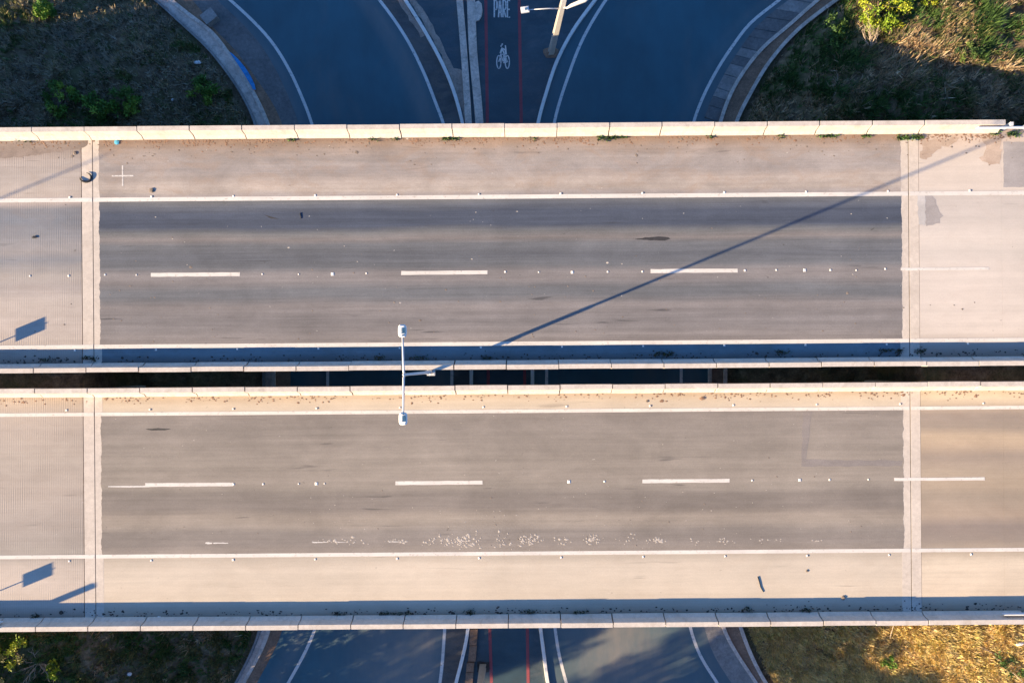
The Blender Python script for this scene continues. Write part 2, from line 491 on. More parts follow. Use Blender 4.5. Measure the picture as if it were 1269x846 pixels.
WL = crv([(-160, -250), (40, -160), (180, -80), (285, 0), (335, 50), (358, 86), (373, 118), (386, 152), (398, 220), (405, 330), (406, 470), (404, 620), (400, 720), (390, 779), (357, 846), (310, 920), (240, 1000), (120, 1100)])
IL = crv([(150, -250), (300, -160), (400, -75), (470, 0), (500, 42), (525, 90), (540, 128), (549, 152), (557, 220), (560, 400), (558, 600), (554, 720), (551, 779), (545, 846), (525, 930), (480, 1020), (410, 1100)])
KL = crv([(210, -250), (350, -165), (440, -85), (502, 0), (530, 45), (555, 94), (573, 152), (581, 220), (584, 400), (583, 600), (582, 720), (580, 779), (565, 846), (540, 930), (500, 1020), (430, 1100)])
SO = crv([(-270, -250), (-70, -150), (85, -72), (192, 0), (222, 27), (259, 62), (283, 92), (299, 116), (315, 150), (322, 220), (326, 330), (327, 470), (327, 620), (326, 720), (322, 779), (292, 846), (245, 920), (170, 1000), (50, 1100)])
SI = crv([(-250, -250), (-45, -150), (105, -72), (211, 0), (231, 16), (262, 40), (283, 66), (308, 104), (326, 138), (333, 155), (338, 220), (340, 330), (340, 470), (340, 620), (340, 720), (334, 779), (302, 846), (256, 920), (181, 1000), (61, 1100)])
BI = crv([(-225, -250), (-20, -150), (130, -75), (238, 0), (266, 36), (291, 62), (318, 98), (340, 132), (350, 155), (357, 220), (360, 470), (358, 720), (350, 779), (318, 846), (272, 920), (197, 1000), (77, 1100)])
KR = crv([(1010, -250), (890, -165), (805, -85), (738, 0), (711, 37), (692, 72), (677, 115), (667, 152), (662, 220), (660, 400), (661, 600), (664, 700), (670, 779), (674, 810), (679, 846), (705, 930), (750, 1020), (820, 1100)])
IR = crv([(1050, -250), (910, -165), (822, -85), (751, 0), (722.6, 48), (704, 95), (687, 152), (681, 220), (678, 400), (678, 600), (682, 720), (688, 779), (692, 806), (702, 846), (730, 930), (780, 1020), (850, 1100)])
WR = crv([(1400, -250), (1190, -160), (1060, -75), (966, 0), (931, 28), (908, 57), (884, 95), (860, 150), (850, 220), (845, 400), (845, 600), (850, 720), (856, 779), (868, 812), (889, 846), (935, 920), (1010, 1000), (1130, 1100)])
GI = crv([(1470, -250), (1255, -150), (1120, -72), (1014, 0), (975, 34), (950, 55), (916, 97), (893, 149), (884, 220), (880, 400), (880, 600), (886, 720), (897, 779), (937, 846), (990, 920), (1070, 1000), (1190, 1100)])
GO = crv([(1500, -250), (1283, -150), (1145, -72), (1037, 0), (988, 38), (954, 76), (929, 117), (913, 149), (903, 220), (899, 400), (899, 600), (906, 720), (918, 779), (949, 846), (1003, 916), (1085, 1000), (1205, 1100)])
YT, YB = P(650, -250)[1], P(650, 1100)[1]
YS = np.concatenate([np.linspace(YB, P(650, 740)[1], 40), np.linspace(P(650, 730)[1], P(650, 190)[1], 24), np.linspace(P(650, 180)[1], YT, 56)])
def line3(f, z, dx=0.0, ys=YS):
    return [(float(x) + dx, float(y), z) for x, y in zip(f(ys), ys)]
def line2(f, dx=0.0, ys=YS):
    return [(float(x) + dx, float(y)) for x, y in zip(f(ys), ys)]
def sub(y_px0, y_px1, n=60):
    return np.linspace(P(650, y_px1)[1], P(650, y_px0)[1], n)

# ------------------------------------------------------------------ deck geometry
JL, JR = DX(116.5), DX(1127.5)
BW = 0.44                                    # barrier width
UN, US = DY(170), DY(446)                    # upper deck: barrier feet
LN, LS = DY(488), DY(760.5)
U_out_n, U_out_s = UN + BW, US - BW
L_out_n, L_out_s = LN + BW, LS - BW
XL, XR = -75.0, 75.0

# ------------------------------------------------------------------ terrain
def smooth(a, b, v):
    t = np.clip((v - a) / (b - a), 0, 1)
    return t * t * (3 - 2 * t)
def terrain_z(x, y):
    x = np.asarray(x, float); y = np.asarray(y, float)
    dl = (SO(y) - 0.35 - x) * 0.78
    dr = (x - GO(y) - 0.45) * 0.78
    out = np.maximum(np.maximum(y - (U_out_n - 0.5), (L_out_s + 0.5) - y), 0)     # distance beyond the decks
    north = smooth(10.0, 13.5, y); south = smooth(-10.5, -14.0, y)
    und = 1 - np.maximum(north, south)
    # left
    zl_n = 1.7 * (1 - np.exp(-np.maximum(dl, 0) * 0.25))
    zl_s = np.minimum(np.maximum(dl, 0) * 0.62, 5.9)
    zl_u = np.minimum(np.maximum(dl, 0) * 0.30, 2.0)
    zl = zl_n * north + zl_s * south + zl_u * und
    zr_n = 5.6 * (1 - np.exp(-np.maximum(dr, 0) * 0.22))
    zr_s = np.minimum(np.maximum(dr, 0) * 0.60, 5.6)
    zr_u = np.minimum(np.maximum(dr, 0) * 0.30, 2.0)
    zr = zr_n * north + zr_s * south + zr_u * und
    z = np.where(dl > 0, zl, np.where(dr > 0, zr, 0.0))
    fade = 1 - smooth(18, 45, np.abs(y))
    z = z * fade
    inside = ((y < U_out_n - 0.30) & (y > L_out_s + 0.30) & ((x < JL - 0.6) | (x > JR + 0.6)))
    z = np.where(inside, 6.35, z)
    return z
def rough_z(x, y, z):
    if z < 0.02 or z == 6.35:
        return z - 0.03
    w = min(1.0, z / 0.8)
    return z + w * (0.42 * noise.noise((x * 0.5, y * 0.5, 3.1)) + 0.20 * noise.noise((x * 1.7, y * 1.7, 9.0)) + 0.05 * noise.noise((x * 4.5, y * 4.5, 1.0)))
gx = np.concatenate([-np.geomspace(60, 520, 14)[::-1], np.arange(-52, -36, 1.0), np.arange(-36, 34.01, 0.28), np.arange(35, 52, 1.0), np.geomspace(60, 520, 14)])
gy = np.concatenate([-np.geomspace(50, 520, 14)[::-1], np.arange(-44, -25, 0.8), np.arange(-25, 25.01, 0.28), np.arange(25.8, 44, 0.8), np.geomspace(50, 520, 14)])
XX, YY = np.meshgrid(gx, gy)
ZZ = terrain_z(XX, YY)
nyg, nxg = XX.shape
vs = [(float(XX[j, i]), float(YY[j, i]), rough_z(float(XX[j, i]), float(YY[j, i]), float(ZZ[j, i]))) for j in range(nyg) for i in range(nxg)]
fs = [(j * nxg + i, j * nxg + i + 1, (j + 1) * nxg + i + 1, (j + 1) * nxg + i) for j in range(nyg - 1) for i in range(nxg - 1)]
tb = MB().add(vs, fs)
kind(tb.build('ground', M['soil'], None, True, False), 'structure')
def ground_at(x, y):
    return rough_z(x, y, float(terrain_z(x, y)))

# ------------------------------------------------------------------ roads below
def ramp_sheet(name, fa, fb, da, db, dust):
    u = MB(); tn = []
    n, k = len(YS), 25
    xa, xb = fa(YS) + da, fb(YS) + db
    for i in range(n):
        for c in range(k):
            x = float(xa[i] + (xb[i] - xa[i]) * c / (k - 1))
            u.v.append((x, float(YS[i]), 0.0))
            v = dust(x, float(YS[i])); tn.append((v, v, v, 1))
    u.f = [(i * k + c, i * k + c + 1, (i + 1) * k + c + 1, (i + 1) * k + c) for i in range(n - 1) for c in range(k - 1)]
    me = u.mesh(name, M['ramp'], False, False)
    at = me.color_attributes.new('tone', 'FLOAT_COLOR', 'POINT')
    at.data.foreach_set('color', np.asarray(tn, np.float32).ravel())
    return kind(link(name, me), 'structure')
def bump1(d, c, w):
    return math.exp(-((d - c) / w) ** 2)
def dust_sun_left(x, y):
    d = x - float(IL(y)); e = x - float(WL(y))
    south = 1 if y < -8 else 0
    return min(.9, .55 * bump1(d, -.75, .6) + .35 * max(0, min(1, d / .3)) + .45 * bump1(e, -.7, .5) + south * .75 * bump1(d, -2.6, 2.6))  # south term paints a warm sunlit tone, the rest is dust
def dust_sun_right(x, y):
    d = x - float(IR(y)); e = x - float(WR(y))
    south = 1 if y < -8 else 0
    return min(.9, .10 * bump1(d, -.6, .5) + .22 * bump1(e, -.6, .5) + .5 * bump1(e, .6, .4) + south * .9 * bump1(d, 3.5, 3.6))  # south term puts sunlit brown into the road colour, beside the dust
rl = ramp_sheet('left_ramp_road', BI, KL, -0.2, 0.0, dust_sun_left)
rr = ramp_sheet('right_ramp_road', KR, GI, 0.0, 0.1, dust_sun_right)
md = kind(MB().strip(line3(KL, 0.004, 0.0), line3(KR, 0.004, 0.0)).build('median', M['median']), 'structure')
def stroke_mesh(f, w, z):
    return MB().sweep(line2(f), [(-w / 2, z), (w / 2, z)], False)
for f, par in ((WL, rl), (IL, rl), (IR, rr), (WR, rr)):
    stroke_mesh(f, 0.17, 0.006).build('edge_line', M['line_ramp'], par)
# dusty band beside the inner line of the left ramp, dark gutter band
MB().strip(line3(IL, 0.003, 0.12), line3(KL, 0.003, -0.10)).build('dusty_margin', M['ramp_dust'], rl)
for f, par, s in ((KL, rl, 1), (KR, rr, -1)):
    MB().sweep(line2(f), [(-0.10, 0.0), (-0.085, 0.13), (0.085, 0.13), (0.10, 0.0)]).build('kerb', M['kerb_white'], par)
# left outer channel: brown bank, light concrete channel lip
MB().strip(line3(SI, 0.10), line3(BI, 0.006)).build('earth_verge', M['brown_fill'], rl)
MB().sweep(line2(SI), [(-0.10, 0.0), (-0.10, 0.17), (0.10, 0.17), (0.10, 0.0)]).build('kerb', M['kerb'], rl)
MB().strip(line3(SO, 0.03, 0.08), line3(SI, 0.08, -0.05)).build('drain_channel', M['kerb'], rl)
MB().sweep(line2(SO), [(-0.06, -0.1), (-0.06, 0.12), (0.07, 0.12), (0.07, -0.1)]).build('channel_lip', M['gutter'], rl)
# dark gutter on the road side of the left verge
yg = sub(-60, 152, 60)
MB().strip(line3(BI, 0.004, 0.0, yg), line3(WL, 0.004, -0.75, yg)).build('gutter', M['gutter_dark'], rl)
# right gutter: single slabs, kerb, brown bank, outer kerb
seg_y = []
yy = P(650, -60)[1]
while yy > P(650, 152)[1]:
    seg_y.append(yy)
    yy -= rnd.uniform(0.42, 0.85)
for a, b in zip(seg_y[:-1], seg_y[1:]):
    u = MB()
    w0 = 0.55
    xa0, xb0 = float(WR(a)) + w0, float(WR(b)) + w0
    xa1, xb1 = float(GI(a)) - 0.1, float(GI(b)) - 0.1
    g = 0.03
    sk = 0.28
    z = 0.02 + rnd.uniform(0, 0.03)
    u.poly([(xb0, b + g), (xb1, b + g - sk), (xa1, a - sk), (xa0, a)], 0.0, z)
    u.build('gutter_slab', M['gutter'] if rnd.random() > 0.45 else M['gutter_dark'], rr)
yb2 = sub(770, 1000, 60)
MB().strip(line3(WR, 0.004, 0.8, yb2), line3(GI, 0.004, -0.08, yb2)).build('gutter', M['gutter'], rr)
MB().sweep(line2(GI), [(-0.09, 0.0), (-0.09, 0.16), (0.10, 0.16), (0.10, 0.0)]).build('kerb', M['kerb'], rr)
MB().strip(line3(GI, 0.09, 0.05), line3(GO, 0.12, -0.05)).build('earth_verge', M['brown_fill'], rr)
MB().sweep(line2(GO), [(-0.10, -0.1), (-0.10, 0.2), (0.10, 0.2), (0.10, -0.1)]).build('kerb', M['kerb'], rr)

# cycle path in the median
RLx = crv([(600, -250), (602, 0), (604, 152), (605, 450), (607, 779), (609, 846), (610, 1100)])
RRx = crv([(642, -250), (643.5, 0), (646, 152), (650, 450), (653.5, 779), (654.5, 846), (656, 1100)])
cp = kind(MB().strip(line3(RLx, 0.008, -0.1), line3(RRx, 0.008, 0.1)).build('cycle_path', M['path']), 'structure')
for f in (RLx, RRx):
    stroke_mesh(f, 0.17, 0.012).build('red_edge_line', M['red_line'], cp)
def flat_strokes(strokes, z):
    u = MB()
    for k, (pts, w) in enumerate(strokes):
        w3 = [P(*q) for q in pts]
        u.sweep(w3, [(-w / 2, z + k * 0.0004), (w / 2, z + k * 0.0004)], False)
    return u
def ell(cx, cy, rx, ry, n=20):
    return [(cx + rx * math.cos(2 * math.pi * i / n), cy + ry * math.sin(2 * math.pi * i / n)) for i in range(n + 1)]
bike = [(ell(618.2, 77.2, 2.6, 8.0), 0.062), (ell(628.7, 77.2, 2.6, 8.0), 0.062),
        ([(618.2, 77), (620.6, 67.5), (626.6, 68)], 0.06), ([(620.6, 67.5), (624.0, 78.5), (628.7, 77)], 0.06), ([(624, 78.5), (626.6, 68), (628.7, 77)], 0.06),
        ([(620.0, 66.5), (622.3, 60), (626.5, 62.5), (627, 68)], 0.11), ([(622.0, 60), (624.5, 66), (624.5, 72), (625.2, 78)], 0.085), ([(626.3, 56.5), (627, 63)], 0.07),
        ([(620.7, 58.2), (622.8, 54.4)], 0.075), ([(623.5, 76.5), (627.5, 76.0)], 0.16)]
flat_strokes(bike, 0.013).build('bicycle_symbol', M['line_worn'], cp)
# PARE, tall road lettering
def glyph(ch, x0, x1, y0, y1, s):
    m = (y0 + y1) / 2 + 0.6
    c = (x0 + x1) / 2
    if ch == 'P':
        return [([(x0, y0 - .8), (x0, y1)], s), ([(x0, y0), (x1 - .6, y0), (x1, y0 + 2), (x1, m - 2), (x1 - .6, m), (x0, m)], s)]
    if ch == 'A':
        return [([(x0 - .2, y1), (c - .5, y0), (c + .5, y0), (x1 + .2, y1)], s), ([(x0 + .3, m + 3.5), (x1 - .3, m + 3.5)], s)]
    if ch == 'R':
        return [([(x0, y0 - .8), (x0, y1)], s), ([(x0, y0), (x1 - .6, y0), (x1, y0 + 2), (x1, m - 2), (x1 - .6, m), (x0, m)], s), ([(x0 + .9, m), (x1 + .2, y1)], s)]
    return [([(x1, y0), (x0, y0), (x0, y1), (x1, y1)], s), ([(x0, m), (x1 - .3, m)], s)]
ps = []
for i, ch in enumerate('PARE'):
    x0 = 612.6 + i * 5.4
    ps += glyph(ch, x0, x0 + 3.3, 1.2, 21.8, 0.082)
flat_strokes(ps, 0.013).build('stop_lettering', M['line_worn'], cp)
# concrete drain walls and mortar in the median
S1 = crv([(545, -250), (570, 0), (575, 60), (581, 152), (585, 250), (588, 450), (588, 779), (582, 846), (570, 1000), (560, 1100)])
S2 = crv([(560, -250), (583, 0), (585.5, 60), (593.5, 152), (597, 250), (599, 450), (599, 700)])
y_top = sub(-240, 400, 60)
MB().sweep(line2(S1, 0, y_top), [(-0.20, 0.0), (-0.20, 0.16), (0.17, 0.16), (0.17, 0.0)]).build('drain_wall', M['kerb'], md)
MB().sweep(line2(S2, 0, y_top), [(-0.20, 0.0), (-0.20, 0.14), (0.26, 0.14), (0.26, 0.0)]).build('drain_wall', M['kerb'], md)
blob = [(589, 4), (593, 2), (597, 6), (598, 14), (597, 21), (594, 26), (589, 28)]
MB().poly([P(*q) for q in blob], 0.005, 0.11).build('mortar_spill', M['kerb'], md)
def jag(pts, step=0.25, amp=0.06):
    out = []
    n = len(pts)
    for i in range(n):
        a, b = Vector(pts[i]), Vector(pts[(i + 1) % n])
        k = max(1, int((b - a).length / step))
        for j in range(k):
            p = a.lerp(b, j / k)
            out.append((p.x + rnd.uniform(-amp, amp), p.y + rnd.uniform(-amp, amp)))
    return out
mort = [(507, 0), (516, 0), (530, 22), (544, 48), (556, 70), (563, 84), (577, 90), (580, 152), (576, 152), (560, 96), (536, 48)]
MB().poly(jag([P(*q) for q in mort]), 0.009, 0.02).build('mortar_bed', M['mortar'], md)
mort2 = [(492, 0), (500, 0), (527, 44), (522, 46), (508, 26)]
MB().poly(jag([P(*q) for q in mort2]), 0.008, 0.014).build('mortar_bed', M['mortar'], rl)
# lower brown strip of broken edging stones
yq = P(650, 778)[1]
k = 0
while yq > P(650, 900)[1]:
    ln = rnd.uniform(0.5, 0.95)
    xa, xb = float(S1(yq)), float(S1(yq - ln + 0.05))
    j = rnd.uniform(-0.05, 0.05)
    MB().poly([(xa - 0.22 + j, yq), (xa + 0.2 + j, yq), (xb + 0.2 + j, yq - ln + 0.04), (xb - 0.22 + j, yq - ln + 0.04)], 0.004, 0.12 + rnd.uniform(0, 0.05)).build('edging_stone', M['brown_fill'], md)
    yq -= ln
# concrete inlet block and blue sheet on the left verge
cx, cy = P(263, 25)
a = math.radians(-52)
blk = MB()
blk.obox((cx, cy, 0.25), (0.36 * math.cos(a + 1.57), 0.36 * math.sin(a + 1.57), 0), (0.29 * math.cos(a), 0.29 * math.sin(a), 0), (0, 0, 0.25))
blk.obox((cx, cy, 0.53), (0.39 * math.cos(a + 1.57), 0.39 * math.sin(a + 1.57), 0), (0.32 * math.cos(a), 0.32 * math.sin(a), 0), (0, 0, 0.035))
tag(blk.build('drain_inlet', M['gutter']), 'square grey concrete drain inlet beside the curved ramp kerb', 'drain inlet')
ys_b = sub(64, 110, 16)
bx = MB().strip([(float(SI(y)) + 0.10, float(y), 0.185) for y in ys_b], [(float(SI(y)) + 0.10 + 0.30 * math.sin(math.pi * min(1, (i + 1.5) / 17)) ** 0.6, float(y), 0.13 + 0.02 * math.sin(i * 1.9)) for i, y in enumerate(ys_b)])
o = bx.build('plastic_sheet', M['blue_plastic'])
sm = o.modifiers.new('t', 'SOLIDIFY'); sm.thickness = 0.015
tag(o, 'long strip of bright blue plastic sheet lying along the ramp kerb', 'plastic sheet')

# ------------------------------------------------------------------ overpasses
NJ = [(0, 0.0), (0, 0.07), (0.13, 0.27), (0.22, 0.75), (BW, 0.75), (BW, -0.32), (0.3, -0.32), (0.3, 0.0)]
def barrier_prof(base, sgn):
    return [(base + sgn * y, ZD + z) for y, z in NJ]
def barrier_row(par, base, sgn, xs, mat, mats={}):
    for i, (a, b) in enumerate(zip(xs[:-1], xs[1:])):
        g = 0.022 + rnd.uniform(-0.008, 0.012)
        jit = rnd.uniform(-0.012, 0.012)
        MB().profile_x([(y + jit, z + (jit * 0.5 if z > ZD else 0)) for y, z in barrier_prof(base, sgn)], a + g, b - g).build('barrier_segment', mats.get(i, mat), par)
def ragged(x, y0, y1, amp, n):
    return [(x + noise.noise((y * 2.3, x, 0.0)) * amp + noise.noise((y * 9, x, 4.0)) * amp * 0.6, y) for y in np.linspace(y0, y1, n)]
def hline(par, y, w, x0, x1, z, mat, name='edge_line'):
    MB().box(x0, x1, y - w / 2, y + w / 2, z - 0.003, z).build(name, mat, par)
stud_me = MB()
stud_me.add([(-.05, -.05, 0), (.05, -.05, 0), (.05, .05, 0), (-.05, .05, 0), (-.028, -.045, .014), (.028, -.045, .014), (.028, .045, .014), (-.028, .045, .014)],
            [(4, 5, 6, 7), (0, 1, 5, 4), (1, 2, 6, 5), (2, 3, 7, 6), (3, 0, 4, 7)])
stud_mesh = stud_me.mesh('road_stud', M['stud'])
refl_mesh = MB().box(.048, .075, -.04, .04, 0, .012).mesh('reflector', M['stud_dark'])
def stud(par, x, y, s=1.0, refl=True):
    refl = refl and rnd.random() < .3
    s *= .82 * rnd.uniform(.85, 1.1)
    o = link('road_stud', stud_mesh, par, (x, y, ZD + 0.008))
    o.scale = (s, s, 1.0)
    if refl:
        r = bpy.data.objects.new('reflector', refl_mesh)
        C.objects.link(r)
        r.parent = o
Z1, Z2, Z3 = ZD + 0.004, ZD + 0.008, ZD + 0.012

def overpass(label, nb, sb, lane_n, lane_s, lane_mat, deck_mat, slabL, slabR):
    on, os_ = nb + BW, sb - BW
    yc = (on + os_) / 2
    root = thing('overpass', label, 'overpass', ((JL + JR) / 2, yc, 0))
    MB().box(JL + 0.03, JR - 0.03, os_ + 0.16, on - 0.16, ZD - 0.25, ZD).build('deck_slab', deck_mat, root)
    for k in range(4):
        y = os_ + 1.2 + k * (on - os_ - 2.4) / 3
        g = [(y - .3, ZD - 2.1), (y + .3, ZD - 2.1), (y + .3, ZD - 1.85), (y + .1, ZD - 1.7), (y + .1, ZD - .6), (y + .4, ZD - .42), (y + .4, ZD - .26), (y - .4, ZD - .26), (y - .4, ZD - .42), (y - .1, ZD - .6), (y - .1, ZD - 1.7), (y - .3, ZD - 1.85)]
        MB().profile_x(g, JL + 0.1, JR - 0.1).build('girder', M['girder'], root)
    for xa, xb in ((JL - 1.0, JL - 0.2), (JR + 0.2, JR + 1.0)):
        MB().box(xa, xb, os_ + 0.35, on - 0.35, 0, ZD - 0.42).build('abutment', M['girder'], root)
    for xa, xb in ((JL - 0.5, JL + 0.6), (JR - 0.6, JR + 0.5)):
        MB().box(xa, xb, os_ + 0.3, on - 0.3, ZD - 2.5, ZD - 2.12).build('bearing_ledge', M['girder'], root)
    # approach slabs and walls
    MB().box(DX(-330), DX(102), os_ + 0.16, on - 0.16, ZD - 0.3, ZD).build('approach_slab', slabL, root)
    MB().box(XL, DX(-331), os_ + 0.16, on - 0.16, ZD - 0.3, ZD).build('approach_slab', M['slab_far'], root)
    MB().box(DX(103), JL - 0.018, os_ + 0.16, on - 0.16, ZD - 0.3, ZD + 0.002).build('joint_strip', M['joint_concrete'], root)
    MB().box(JR + 0.018, DX(1140), os_ + 0.16, on - 0.16, ZD - 0.3, ZD + 0.002).build('joint_strip', M['joint_concrete'], root)
    MB().box(DX(1140.5), DX(1242.7), os_ + 0.16, on - 0.16, ZD - 0.3, ZD).build('approach_slab', slabR, root)
    MB().box(DX(1242.8), XR, os_ + 0.16, on - 0.16, ZD - 0.3, ZD).build('approach_slab', slabR, root)
    MB().box(JL + 0.018, DX(126.5), os_ + 0.162, on - 0.162, ZD - 0.02, ZD + 0.002).build('joint_strip', M['joint_concrete'], root)
    MB().box(DX(1116), JR - 0.018, os_ + 0.162, on - 0.162, ZD - 0.02, ZD + 0.002).build('joint_strip', M['joint_concrete'], root)
    for x in (JL, JR):
        MB().box(x - 0.017, x + 0.017, os_ + 0.17, on - 0.17, ZD - 0.2, ZD - 0.012).build('expansion_joint', M['joint_dark'], root)
    for ya, yb in ((os_ + 0.02, os_ + 0.15), (on - 0.15, on - 0.02)):
        for xa, xb in ((XL, JL - 0.02), (JR + 0.02, XR)):
            MB().box(xa, xb, ya, yb, 0, ZD - 0.33).build('retaining_wall', M['girder'], root)
    # asphalt overlay with ragged ends
    la = ragged(DX(124.5), lane_s, lane_n, 0.055, 90)
    ra = ragged(DX(1118.5), lane_s, lane_n, 0.06, 90)
    n = len(la)
    MB().strip([(x, y, Z1) for x, y in la], [(x, y, Z1) for x, y in ra]).build('asphalt_lanes', lane_mat, root)
    return root

NOSE = 2.49
def seg_positions(x0, x1, anchor):
    a = anchor
    xs = [anchor]
    while a < x1: a += NOSE; xs.append(a)
    a = anchor
    while a > x0: a -= NOSE; xs.insert(0, a)
    return xs
# --- upper (dark lanes)
up = overpass('concrete overpass with dark asphalt lanes and a dusty shoulder with white cross mark', UN, US, DY(424), DY(246.5), M['asphalt_dark'], M['strip_shade_blue'], M['slab_left_dark'], M['slab_right_pale'])
la = ragged(DX(124.5), DY(242), UN + 0.1, 0.05, 40); ra = ragged(DX(1118), DY(242), UN + 0.1, 0.05, 40)
MB().strip([(x, y, Z1) for x, y in la], [(x, y, Z1) for x, y in ra]).build('shoulder', M['shoulder_dusty'], up)
hline(up, DY(243.8), 0.20, XL, JL - .03, Z2, M['line']); hline(up, DY(243.8), 0.20, JL + .03, JR - .03, Z2, M['line']); hline(up, DY(243.8), 0.20, JR + .03, XR, Z2, M['line'])
hline(up, DY(425.6), 0.19, XL, JL - .03, Z2, M['line']); hline(up, DY(425.6), 0.19, JL + .03, JR - .03, Z2, M['line']); hline(up, DY(425.6), 0.19, JR + .03, XR, Z2, M['line'])
for a, b in ((-430, -320), (-121, -11), (188, 298), (498, 605), (807, 915), (1117, 1226), (1427, 1535)):
    y = DY(337.2)
    w = 0.185 if a < 1000 else 0.13
    MB().poly(jag([(DX(a), y - w / 2), (DX(b), y - w / 2), (DX(b), y + w / 2), (DX(a), y + w / 2)], 0.4, 0.008), Z2 - .003, Z2).build('lane_dash', M['line'] if a != 1117 else M['line'], up)
for i in range(-3, 14):
    stud(up, DX(88 + 101.4 * i), DY(240.5), 1.15)
    stud(up, DX(93 + 100.6 * i), DY(430.0), 1.1, False)
for px, s in ((38, 1), (86, 1.1), (131, 1), (170, .9), (326, .9), (371, .9), (413, 1.7), (455, 1), (627, 1), (668.5, .9), (710, 1.8), (754, 1.1), (797, 1.1), (924, 1.1), (963, 1), (998, 1.7), (1030, 1.2), (1062, .9), (1098, 1.2)):
    stud(up, DX(px), DY(337.4) + rnd.uniform(-.03, .03), s, False)
# --- lower (grey-brown lanes)
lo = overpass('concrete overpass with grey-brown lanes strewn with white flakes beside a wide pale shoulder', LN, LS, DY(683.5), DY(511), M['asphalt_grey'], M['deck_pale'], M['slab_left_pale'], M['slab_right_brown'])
for y, w in ((DY(509.3), 0.17), (DY(685.3), 0.18)):
    hline(lo, y, w, XL, JL - .03, Z2, M['line']); hline(lo, y, w, JL + .03, JR - .03, Z2, M['line']); hline(lo, y, w, JR + .03, XR, Z2, M['line'])
for a, b in ((-440, -330), (-130, -20), (179, 288), (489, 597), (795, 903), (1107, 1219), (1417, 1527)):
    y = DY(597.2)
    w = 0.18 if a < 1000 else 0.15
    MB().poly(jag([(DX(a), y - w / 2), (DX(b), y - w / 2), (DX(b), y + w / 2), (DX(a), y + w / 2)], 0.4, 0.008), Z2 - .003, Z2).build('lane_dash', M['line'], lo)
y = DY(599.3)
MB().poly([(DX(133), y), (DX(160), y - 0.03), (DX(184), y - 0.02), (DX(184), y + 0.08), (DX(176), y + 0.05), (DX(160), y + 0.05), (DX(133), y + 0.04)], Z2 - .003, Z2 - 0.0005).build('faded_dash', M['line_worn'], lo)
for i in range(-3, 14):
    stud(lo, DX(82 + 103.3 * i), DY(504.0), 1.1)
    stud(lo, DX(84 + 101.6 * i), DY(690.8), 1.15)
for px, s in ((288.5, 1), (325, 1), (369, .9), (391, 1.6), (401, .8), (704, 1.7), (748, 1), (931, 1.1), (990, 1.5), (1027, 1), (1075, 1)):
    stud(lo, DX(px), DY(597.2), s, False)
# asphalt repairs on the lower deck
MB().poly(jag([(DX(998), DY(572)), (DX(1117), DY(574)), (DX(1116), DY(581)), (DX(992), DY(580)), (DX(994), DY(513)), (DX(1005), DY(513))], 0.3, 0.03), Z1 + .001, Z1 + .003).build('asphalt_patch', M['asphalt_patch'], lo)

# --- barriers
xs = seg_positions(DX(-260), DX(1190), JL)
xs = [x for x in xs if x < DX(1192)] + [DX(1238)]
barrier_row(up, UN, 1, [DX(-1100 + 100 * k) for k in range(11)] + [DX(2)] + [x for x in xs if x > DX(15)], M['barrier'])
xs = seg_positions(-50, 50, JL)
barrier_row(up, US, -1, xs, M['barrier'])
xs = seg_positions(-50, 50, JL + 0.05)
barrier_row(lo, LN, 1, xs, M['barrier'])
xs = [x for x in seg_positions(DX(60), DX(1170), JL) if DX(40) < x < DX(1180)]
barrier_row(lo, LS, -1, [DX(-300), DX(-200), DX(-98), DX(3)] + xs + [DX(1262)], M['barrier'])

# ------------------------------------------------------------------ crash rails beyond the barrier ends
def guard_rail(label, x0, x1, y, z, sgn, posts):
    r = thing('guard_rail', label, 'guard rail', (x0, y, ZD))
    prof = []
    wv = [(0, .0), (.05, .04), (.05, .10), (0, .15), (.05, .20), (.05, .27), (0, .31)]
    pr = [(y + sgn * a, z + b) for a, b in wv] + [(y + sgn * (a + .012), z + b) for a, b in wv[::-1]]
    MB().profile_x(pr, x0, x1).build('rail_beam', M['galv'], r)
    for px in posts:
        MB().box(px - .07, px + .07, y + sgn * .07, y + sgn * .24, ZD - 0.6, z + 0.33).build('post', M['galv'], r)
guard_rail('pale metal guard rail beyond the end of the dusty shoulder barrier', DX(1205), 60, UN + 0.10, ZD + 0.42, 1, [DX(1238) + .28 + 1.0 * k * 0.98 for k in range(0, 20)])
guard_rail('pale metal guard rail beside the wide pale shoulder over dry grass', DX(1233), 60, LS + 0.02, ZD + 0.40, -1, [DX(1268) + 1.9 * k for k in range(0, 10)])
guard_rail('pale metal guard rail at the shoulder near the leafy bush', -60, DX(8), LS - 0.02, ZD + 0.40, -1, [DX(-8) - 1.9 * k for k in range(0, 10)])

